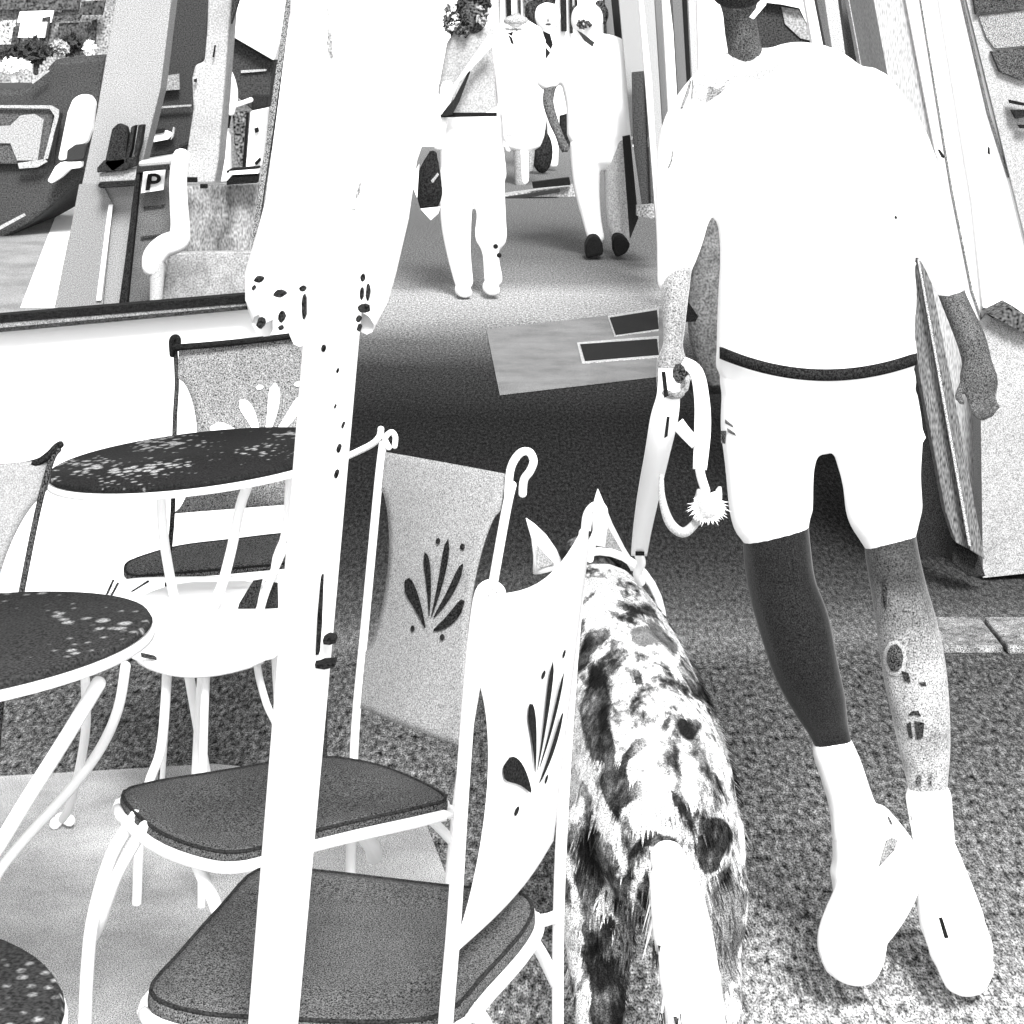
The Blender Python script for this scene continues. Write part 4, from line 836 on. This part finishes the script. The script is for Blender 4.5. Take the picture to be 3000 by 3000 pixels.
slab("flap", [(1208, 545), (1218, 500), (1228, 480), (1222, 580)], YA - .3, .02, WHITE, BG)
slab("clasp", [(1262, 530), (1282, 506), (1286, 512), (1268, 536)], YA - .38, .01, mat(.8), BG)
# C: walker in a white polo shirt on the right
YC = 13.4
C = thing("person", G(1760, 748, 0), "bearded walker in a white polo shirt and pale trousers with dark shoes", "person")
flesh("body", [head_chain(1720, 62, YC, 1.0), [span(1690, 1810, 165, YC, .4), span(1690, 1820, 250, YC, .4), span(1700, 1820, 370, YC, .4)],
               [span(1700, 1745, 420, YC), span(1710, 1748, 560, YC), span(1728, 1760, 700, YC)], [span(1790, 1835, 420, YC), span(1790, 1830, 560, YC), span(1800, 1835, 690, YC)],
               [pt(1670, 165, YC, 18), pt(1626, 220, YC, 18), pt(1606, 290, YC - .05, 17), pt(1620, 350, YC - .1, 15), pt(1640, 400, YC - .15, 13), pt(1650, 425, YC - .15, 15, .7), pt(1660, 440, YC - .17, 9)],
               [pt(1645, 425, YC - .15, 7), pt(1648, 445, YC - .15, 5)], [pt(1655, 420, YC - .15, 7), pt(1668, 432, YC - .16, 5)],
               [pt(1820, 170, YC, 18), pt(1858, 240, YC, 18), pt(1862, 320, YC, 17), pt(1850, 390, YC, 15), pt(1844, 415, YC, 15)]], mat(.5, .5, 110), C, .012)
flesh("polo_shirt", [[span(1690, 1760, 110, YC, .6), span(1640, 1840, 150, YC, .5), span(1636, 1860, 200, YC, .52), span(1656, 1862, 300, YC, .52), span(1660, 1862, 395, YC, .52)],
                     [pt(1660, 150, YC, 36), pt(1620, 205, YC, 36), pt(1604, 240, YC, 34)], [pt(1838, 155, YC, 34), pt(1856, 200, YC, 34), pt(1860, 260, YC, 26)]], WHITE, C, .012)
flesh("trousers", [[span(1668, 1862, 380, YC, .5), span(1672, 1852, 430, YC, .5)], [span(1668, 1766, 420, YC, .9), span(1680, 1758, 540, YC, .9), span(1705, 1762, 640, YC, .9), span(1722, 1772, 700, YC, .9)]], WHITE, C, .012)
flesh("trouser_leg", [[span(1766, 1856, 410, YC, .9), span(1770, 1846, 540, YC, .9), span(1776, 1846, 640, YC, .9), span(1788, 1846, 695, YC, .9)]], mat(.97, .25, 120), C, .012)
slab("shoe", [(1716, 720), (1728, 695), (1750, 692), (1766, 712), (1768, 748), (1716, 758)], YC - .25, .25, BLACK, C, .02)
slab("shoe", [(1796, 700), (1806, 688), (1828, 692), (1848, 716), (1836, 742), (1806, 756), (1798, 740)], YC - .25, .25, BLACK, C, .02)
curls(1712, 70, YC - .10, 20, 11, 70, mat(.45, .6, 90), C, .008)
face(1722, 40, YC, C, .6, mat(.75))
flesh("hair", [[pt(1756, 10, YC + .03, 14), pt(1768, 40, YC + .03, 16), pt(1768, 64, YC + .03, 10)], [pt(1684, 20, YC + .04, 8), pt(1682, 60, YC + .04, 7)]], mat(.3, 1.2, 90), C, .01)
slab("neck_opening", [(1690, 88), (1705, 96), (1742, 124), (1736, 138), (1712, 120)], YC - .20, .01, mat(.3), C)
hd = [o for o in C.children if o.name.startswith("body")][0]; bpy.context.view_layer.update(); dg = bpy.context.evaluated_depsgraph_get()
mc = bpy.data.meshes.new_from_object(hd.evaluated_get(dg)); hd.modifiers.clear(); hd.data = mc; mc.materials.clear(); mc.materials.append(mat(.5, .5, 110)); mc.materials.append(WHITE)
for p in mc.polygons:
    p.use_smooth = True; p.material_index = 1 if (hd.matrix_world @ p.center).z > 1.36 else 0
# B: slim person between them, with hat
YB = 19.6
B = thing("person", G(1540, 545, 0), "slim person in white clothes and a pale sun hat between the two walkers", "person")
flesh("body", [head_chain(1512, 78, YB, .62), [span(1470, 1580, 130, YB, .5), span(1480, 1570, 300, YB, .5)], [span(1500, 1540, 380, YB), span(1508, 1540, 540, YB)], [span(1540, 1575, 380, YB), span(1545, 1562, 500, YB)],
               [pt(1480, 140, YB, 16), pt(1470, 230, YB, 13), pt(1474, 320, YB, 11), pt(1478, 345, YB, 10)]], mat(.8, .3, 100), B, .016)
flesh("shirt", [[span(1440, 1600, 118, YB, .5), span(1440, 1600, 200, YB, .5), span(1456, 1606, 300, YB, .5), span(1470, 1596, 400, YB, .5)]], WHITE, B, .016)
flesh("trousers", [[span(1508, 1556, 380, YB, .9), span(1512, 1552, 460, YB, .9), span(1516, 1550, 530, YB, .9)], [span(1470, 1510, 380, YB, .9), span(1480, 1500, 440, YB, .9)]], WHITE, B, .016)
ell("sun_hat", P(1512, 62, YB), (.12, .12, .06), mat(.9, .4, 90), B); ell("hat_brim", P(1510, 84, YB), (.14, .14, .015), mat(.85, .6, 60), B)
slab("scarf", [(1486, 98), (1504, 92), (1500, 106)], YB - .4, .02, BLACK, B); slab("scarf", [(1488, 100), (1500, 110), (1506, 130), (1498, 128)], YB - .4, .02, BLACK, B)
face(1514, 84, YB, B, .5)
# E: person looking over, behind
YE = 21.5
E = thing("person", G(1610, 500, 0), "dark haired person in white half hidden behind the polo shirt walker", "person")
flesh("body", [head_chain(1602, 52, YE, .85), [span(1560, 1650, 130, YE, .5), span(1570, 1640, 330, YE, .5)], [span(1600, 1640, 330, YE), span(1606, 1636, 480, YE)]], WHITE, E, .016)
flesh("hair", [[pt(1560, 20, YE, 22), pt(1562, 70, YE, 24), pt(1566, 110, YE, 16)], [pt(1580, 2, YE, 22), pt(1610, 0, YE, 24)]], mat(.28, .9, 60), E, .014)
slab("lapel", [(1590, 90), (1612, 100), (1620, 130), (1614, 145), (1596, 122)], YE - .4, .02, BLACK, E)
slab("lapel", [(1583, 128), (1592, 130), (1612, 154), (1590, 196), (1580, 160)], YE - .4, .02, mat(.2), E)
face(1606, 48, YE, E, .7, mat(.2))
ell("tote_bag", P(1588, 445, YE - .5), (.11, .08, .22), mat(.22, .6, 60), E)
# ================================================================ far end of the street
FE = thing("far_building", (0, 26, 0), "white building closing the street behind the walkers, with dark slits", "building")
box("wall", -12, 12, 26, 27, 0, 5, WHITE, FE)
for (x0, x1, y1, t) in ((1420, 1434, 45, .18), (1480, 1496, 52, .18), (1515, 1524, 50, .3), (1640, 1658, 92, .2), (1666, 1676, 98, .25), (1682, 1690, 60, .2), (1765, 1780, 100, .25), (1460, 1464, 70, .6), (1532, 1560, 40, .5)):
    slab("slit_window", [(x0, -80), (x1, -80), (x1 + 3, y1), (x0 + 4, y1)], 25.9, .05, mat(t, .5, 40), FE)
slab("lobby_opening", [(1566, 360), (1670, 330), (1672, 520), (1560, 540)], 25.85, .05, mat(.2, .6, 40), FE)
ST = thing("door_step", G(1560, 590, 0), "low pale step with dark risers at the far end between the walkers", "step")
slab("tread", [(1455, 575), (1680, 546), (1690, 600), (1470, 604)], 18.2, .3, mat(.86, .4, 60), ST)
slab("riser", [(1558, 534), (1668, 520), (1672, 542), (1562, 552)], 18.1, .1, BLACK, ST)
slab("riser", [(1458, 582), (1640, 555), (1640, 563), (1462, 594)], 18.0, .1, mat(.25), ST)

# ================================================================ beyond the windbreak: parking, cars, wall
PAVE = struct(box("parking_bay", -9, -1.2, 6.5, 25.5, .004, .008, mat(.78, .3, 110, .25, 2, k=2.45)))
BW = thing("town_backdrop", (-4.5, 25.2, 0), "pale buildings with dark openings across the parking place", "building")
slab("wall", [(-200, -120), (850, -120), (850, 420), (-200, 420)], 25.0, .5, mat(.74, .5, 40, .5, .9), BW)
for (x0, y0, x1, y1, t) in ((-20, -60, 230, 28, .42), (60, 20, 180, 36, .4), (50, 34, 150, 66, 1), (-20, 62, 40, 130, .97), (150, 48, 230, 62, .45), (52, 68, 130, 110, 1),
                            (116, 52, 140, 120, .35), (32, 78, 54, 128, .35), (165, 68, 250, 110, .4), (232, 4, 300, 44, .38), (180, 100, 215, 125, .9), (215, 95, 250, 140, .4), (190, 125, 215, 150, .92), (262, 60, 275, 150, .35), (500, -60, 620, 60, .36), (560, -60, 600, 28, .82), (530, 60, 600, 78, .8)):
    slab("opening" if t < .9 else "pale_panel", [(x0 + 8, y0), (x1 + 8, y0 - 4), (x1, y1), (x0, y1)], 24.9 - random.random() * .2, .05, mat(t, .6, 40) if t < 1 else WHITE, BW)
def shrub(label, px, py, Y, rx, ry, n, m, sz=.06):
    o = thing("shrub", P(px, py + ry, Y), label, "shrub", "shrubs across the parking place"); bm = bmesh.new(); c0 = P(px, py, Y)
    for i in range(n):
        a = random.uniform(0, 6.283); b_ = random.uniform(-1, 1); rr_ = math.sqrt(1 - b_ * b_) * random.uniform(.3, 1.05)
        p = c0 + V((math.cos(a) * rr_ * rx * Y / F, math.sin(a) * rr_ * rx * Y / F, b_ * ry * Y / F * random.uniform(.5, 1)))
        u = V((random.uniform(-1, 1), random.uniform(-1, 1), random.uniform(-1, 1))).normalized() * sz; v = u.orthogonal().normalized() * sz * .6
        bm.faces.new([bm.verts.new(q) for q in (p - u, p + v, p + u, p - v)])
    lf = link("foliage", tomesh(bm, "foliage"), m, o); lf["kind"] = "stuff"
    tube("stem", [(c0 - V((0, 0, ry * Y / F * 1.6)), .03), (c0, .02)], m, o, 6)
DK = mat(.34, .6, 80)
shrub("dark round shrub at the far left above the car roof", 30, 160, 22, 34, 26, 110, DK)
shrub("dark bushy shrub left of the grey pillar, beyond the car", 105, 150, 22, 46, 40, 200, DK)
shrub("small dark shrub against the pale wall left of the grey pillar", 210, 130, 23, 36, 34, 90, DK)
shrub("white flowering shrub just above the black car roof at the left edge", 40, 196, 21, 50, 26, 300, WHITE, .035)
shrub("pale blossoming shrub between the dark shrubs and the grey pillar", 175, 140, 22.5, 26, 22, 160, mat(.9, .4, 60), .04)
shrub("small white blossom shrub beside the base of the grey pillar's top", 262, 140, 22, 18, 22, 110, WHITE, .035)
# black car, rear quarter
CAR = thing("parked_car", G(-60, 680, 0), "black hatchback at the left edge with tall pale tail lamp", "car")
BK = mat(.37, .4, 110, .08, 2)
bm = bmesh.new()
add_prism(bm, [P(x, y, 14.6) for x, y in [(-420, 262), (60, 258), (120, 225), (158, 172), (312, 158), (300, 240), (292, 300), (262, 520), (200, 560), (150, 605), (90, 655), (0, 705), (-420, 740)]], (0, 1.7, 0))
link("body", tomesh(bm, "body"), BK, CAR, False, .05)
slab("window", [(-300, 318), (140, 318), (158, 332), (130, 470), (60, 480), (-300, 486)], 14.52, .05, mat(.46, .5, 110), CAR, .01)
slab("glass_reflection", [(-60, 372), (30, 368), (60, 338), (100, 334), (128, 350), (110, 470), (50, 470), (30, 420), (-60, 418)], 14.50, .02, mat(.85, .3, 110), CAR)
for q in ([(-300, 306), (150, 309), (172, 322), (172, 345), (140, 465), (128, 466), (160, 340), (146, 318), (-300, 312)], [(52, 478), (132, 466), (138, 474), (110, 490), (56, 494)], [(-20, 672), (70, 625), (74, 632), (-20, 684)], [(92, 240), (142, 205), (144, 209), (96, 246)]):
    slab("chrome_trim", q, 14.47, .02, mat(.9, .3, 110), CAR)
slab("tail_lamp", [(196, 330), (212, 290), (236, 276), (262, 280), (276, 300), (266, 380), (252, 420), (220, 430), (190, 470), (168, 470)], 14.45, .12, WHITE, CAR, .02)
slab("lamp_lens", [(196, 440), (220, 424), (256, 420), (244, 468), (194, 474)], 14.40, .05, mat(.3), CAR, .01)
slab("bumper_corner", [(160, 490), (176, 476), (238, 474), (236, 492), (204, 496), (178, 520), (150, 538), (138, 530)], 14.40, .1, WHITE, CAR, .01)
tube("wheel", [(P(-180, 640, 14.6), .30), (P(-180, 640, 14.6) + V((0, .22, 0)), .30)], mat(.2), CAR, 24, 1)
slab("door_seam", [(148, 470), (156, 400), (176, 330), (182, 334), (166, 410), (158, 480)], 14.46, .02, mat(.2), CAR)
gl = gsheet("painted_line", [(160, 640), (240, 560), (200, 700), (160, 900), (60, 900)], .012, WHITE); struct(gl)
gl = gsheet("painted_line", [(250, 640), (290, 560), (300, 560), (215, 900), (160, 900)], .013, mat(.86, .3)); struct(gl)
# wide grey pillar in front of the parking place
PL = thing("grey_pillar", P(260, 1000, 6.4), "wide light grey pillar with dark clamp fittings, left of the parking sign", "pillar")
slab("shaft", [(352, -80), (512, -80), (470, 260), (396, 560), (352, 900), (318, 1010), (165, 1010), (170, 880), (285, 320)], 6.4, .12, mat(.83, .3, 200, .06, 3), PL, .004)
slab("side_face", [(232, 540), (300, 540), (330, 600), (300, 900), (160, 900), (170, 870)], 6.38, .01, mat(.76, .3, 200), PL)
slab("bright_edge", [(318, 600), (330, 600), (296, 880), (282, 880)], 6.37, .01, WHITE, PL)
for q in ([(328, 378), (345, 362), (368, 372), (374, 395), (366, 480), (330, 505), (306, 480)], [(384, 372), (396, 366), (384, 440), (372, 480), (366, 470)], [(405, 366), (420, 366), (412, 420), (398, 470), (392, 450)], [(284, 492), (304, 470), (400, 460), (400, 486), (360, 500), (284, 506)]):
    slab("clamp", q, 6.30, .05, mat(.24, .6), PL, .003)
slab("cross_bar", [(290, 535), (396, 530), (398, 545), (296, 552), (286, 546)], 6.28, .04, mat(.2), PL, .003)
slab("pale_bar", [(290, 508), (400, 492), (400, 528), (292, 534)], 6.32, .03, mat(.88, .3), PL, .003)
PS = thing("parking_sign_board", P(420, 900, 6.2), "narrow dark board carrying a white parking sign with a black P", "sign")
slab("board", [(404, 488), (490, 484), (502, 690), (440, 900), (376, 900)], 6.2, .04, mat(.56, .4, 200, .3, 4), PS, .003)
slab("dark_edge", [(400, 490), (412, 486), (400, 620), (372, 890), (347, 895), (366, 760)], 6.17, .05, mat(.2), PS, .003)
slab("dark_edge", [(400, 484), (490, 480), (492, 500), (402, 506)], 6.165, .04, mat(.25), PS)
slab("sign_plate", [(420, 504), (484, 498), (478, 556), (413, 566)], 6.14, .01, WHITE, PS)
# letter P, built as stem and bowl
bm = bmesh.new(); Yp = 6.125
add_prism(bm, [P(x, y, Yp) for x, y in [(433, 510), (446, 509), (438, 557), (425, 558)]], (0, .006, 0))
o_ = []; i_ = []
for k in range(15):
    a = -math.pi / 2 + math.pi * k / 14
    o_.append((450 + 21 * math.cos(a), 523.5 + 15.5 * math.sin(a))); i_.append((450 + 10 * math.cos(a), 523.5 + 6.5 * math.sin(a)))
o_ = [(440, 508)] + o_ + [(438, 539)]; i_ = [(440, 517)] + i_ + [(438, 530)]
for k in range(len(o_) - 1): add_prism(bm, [P(*o_[k], Yp - .001), P(*o_[k + 1], Yp - .001), P(*i_[k + 1], Yp - .001), P(*i_[k], Yp - .001)], (0, .006, 0))
link("letter_p", tomesh(bm, "letter_p"), BLACK, PS)
for q in ([(420, 606), (482, 598), (480, 604), (420, 612)], [(412, 694), (470, 686), (470, 692), (412, 700)]): slab("board_seam", q, 6.19, .005, mat(.3), PS)
PI_ = thing("drain_pipe", P(450, 880, 6.0), "thick white drain pipe with an elbow beside the parking sign", "pipe")
tube("pipe", [(P(532, 455, 6.0), .025), (P(522, 520, 6.0), .026), (P(524, 600, 6.0), .027), (P(528, 670, 6.0), .029), (P(520, 704, 6.0), .034), (P(480, 722, 6.0), .034), (P(452, 752, 6.0), .034), (P(446, 785, 6.0), .03)], WHITE, PI_, 14)
tube("pipe_foot", [(P(455, 770, 6.0), .028), (P(460, 810, 6.0), .022), (P(456, 900, 6.0), .018)], mat(.97, .2), PI_, 12)
slab("cross_pipe", [(404, 472), (500, 455), (545, 442), (552, 470), (500, 482), (404, 490)], 6.05, .04, mat(.96, .2), PI_, .01)
CWL = thing("concrete_wall", P(600, 880, 6.6), "weathered grey concrete wall stub behind the drain pipe", "wall")
slab("wall_face", [(480, 548), (756, 540), (750, 640), (734, 900), (376, 900), (470, 700)], 6.6, .2, mat(.72, .35, 180, .55, 14, stretch=(1, 1, .5)), CWL, .004)
slab("lower_face", [(498, 742), (738, 736), (734, 900), (470, 900)], 6.55, .05, mat(.84, .3, 180, .3, 12), CWL, .004)
for (x0, y0, x1, y1) in ((540, 520, 576, 534), (586, 540, 606, 552)): slab("bolt_plate", [(x0, y0), (x1, y0), (x1, y1), (x0, y1)], 6.5, .02, BLACK, CWL)
slab("coping", [(664, 500), (676, 494), (757, 488), (757, 494), (680, 502), (664, 508)], 6.5, .05, BLACK, CWL)
slab("coping", [(664, 530), (680, 514), (756, 510), (752, 536), (664, 542)], 6.5, .05, BLACK, CWL)
slab("coping_stripe", [(672, 502), (758, 495), (757, 508), (676, 512)], 6.49, .04, WHITE, CWL)
# second vehicle, dark van front
VN = thing("parked_van", G(520, 480, 0), "dark van seen end on between the two pale pillars", "van")
slab("body", [(512, -80), (620, -80), (606, 90), (600, 180), (572, 200), (566, 320), (572, 340), (560, 420), (500, 452), (414, 466), (440, 440), (448, 400), (480, 200), (500, 120)], 16.0, 1.2, mat(.33, .4, 110), VN, .04)
slab("headlight", [(452, 392), (486, 382), (508, 392), (492, 408), (450, 416)], 15.9, .05, WHITE, VN); slab("headlight_rim", [(446, 382), (482, 376), (482, 388), (450, 394)], 15.88, .03, mat(.2), VN)
slab("number_plate", [(478, 222), (524, 216), (526, 262), (474, 266)], 15.9, .03, mat(.76, .4, 80), VN)
slab("trim", [(462, 312), (560, 306), (560, 311), (462, 318)], 15.9, .03, mat(.8), VN)
slab("bumper_fin", [(500, 410), (507, 372), (512, 376), (508, 400)], 15.88, .03, mat(.85), VN)
PP = thing("stone_pillar", P(620, 540, 8.0), "pale rough stone pillar between the dark van and the dark parasol", "pillar")
slab("shaft", [(612, -80), (684, -80), (668, 120), (654, 300), (640, 470), (624, 560), (545, 560), (548, 440), (566, 320), (562, 230), (572, 190), (598, 180), (606, 90)], 8.0, .2, mat(.92, .25, 160, .15, 4), PP, .01)
slab("crack", [(628, 132), (632, 132), (627, 168), (622, 168)], 7.97, .01, BLACK, PP); slab("crack", [(568, 232), (576, 230), (576, 242), (568, 240)], 7.97, .01, mat(.2), PP)
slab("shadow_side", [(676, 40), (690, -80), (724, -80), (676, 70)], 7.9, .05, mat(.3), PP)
DP = thing("open_parasol", P(740, 320, 11.0), "dark open parasol corner with a pale upper panel left of the folded one", "parasol")
slab("upper_panel", [(700, -80), (870, -80), (846, 40), (802, 178), (664, 98), (692, 20)], 10.9, .3, WHITE, DP, .01)
slab("valance", [(670, 104), (802, 182), (794, 250), (786, 300), (784, 314), (740, 324), (690, 280), (646, 300), (652, 260)], 11.0, .3, mat(.33, .4, 110), DP, .01)
slab("valance_seam", [(706, 206), (780, 202), (780, 208), (706, 214)], 10.98, .02, mat(.85), DP)
slab("back_panel", [(650, 300), (790, 300), (766, 500), (620, 510)], 11.6, .05, mat(.9, .3, 80), DP)
SCT = thing("motor_scooter", P(690, 520, 10.2), "parked scooter mostly hidden, pale handlebar and leg shield before a white box", "scooter")
slab("leg_shield", [(664, 372), (674, 400), (672, 540), (620, 542), (630, 470)], 10.2, .1, WHITE, SCT, .02)
rod("handlebar", [(640, 318, 10.1), (680, 312, 10.1), (736, 292, 10.1)], WHITE, SCT, .014)
rod("fork", [(668, 210, 10.1), (680, 240, 10.1), (686, 280, 10.1), (676, 330, 10.1)], WHITE, SCT, .022)
slab("fairing", [(645, 320), (672, 330), (664, 380), (626, 470), (624, 490), (636, 400)], 10.25, .1, mat(.26), SCT, .01)
slab("engine", [(680, 330), (724, 324), (718, 400), (712, 490), (696, 480), (686, 420)], 10.25, .1, mat(.5, 1.4, 80), SCT, .01)
slab("fork", [(722, 330), (728, 330), (718, 490), (710, 490)], 10.15, .03, BLACK, SCT)
slab("mirror", [(738, 276), (786, 278), (782, 316), (736, 324)], 10.15, .03, mat(.22), SCT, .01)
WBX = thing("white_box", P(740, 490, 10.0), "white meter box with two dark dots left of the folded parasol", "box")
slab("casing", [(734, 326), (782, 316), (766, 486), (720, 492)], 10.0, .1, WHITE, WBX, .006)
slab("dot", [(744, 376), (756, 372), (758, 386), (748, 390)], 9.97, .02, BLACK, WBX); slab("dot", [(744, 478), (762, 460), (764, 470), (752, 484)], 9.97, .02, BLACK, WBX)
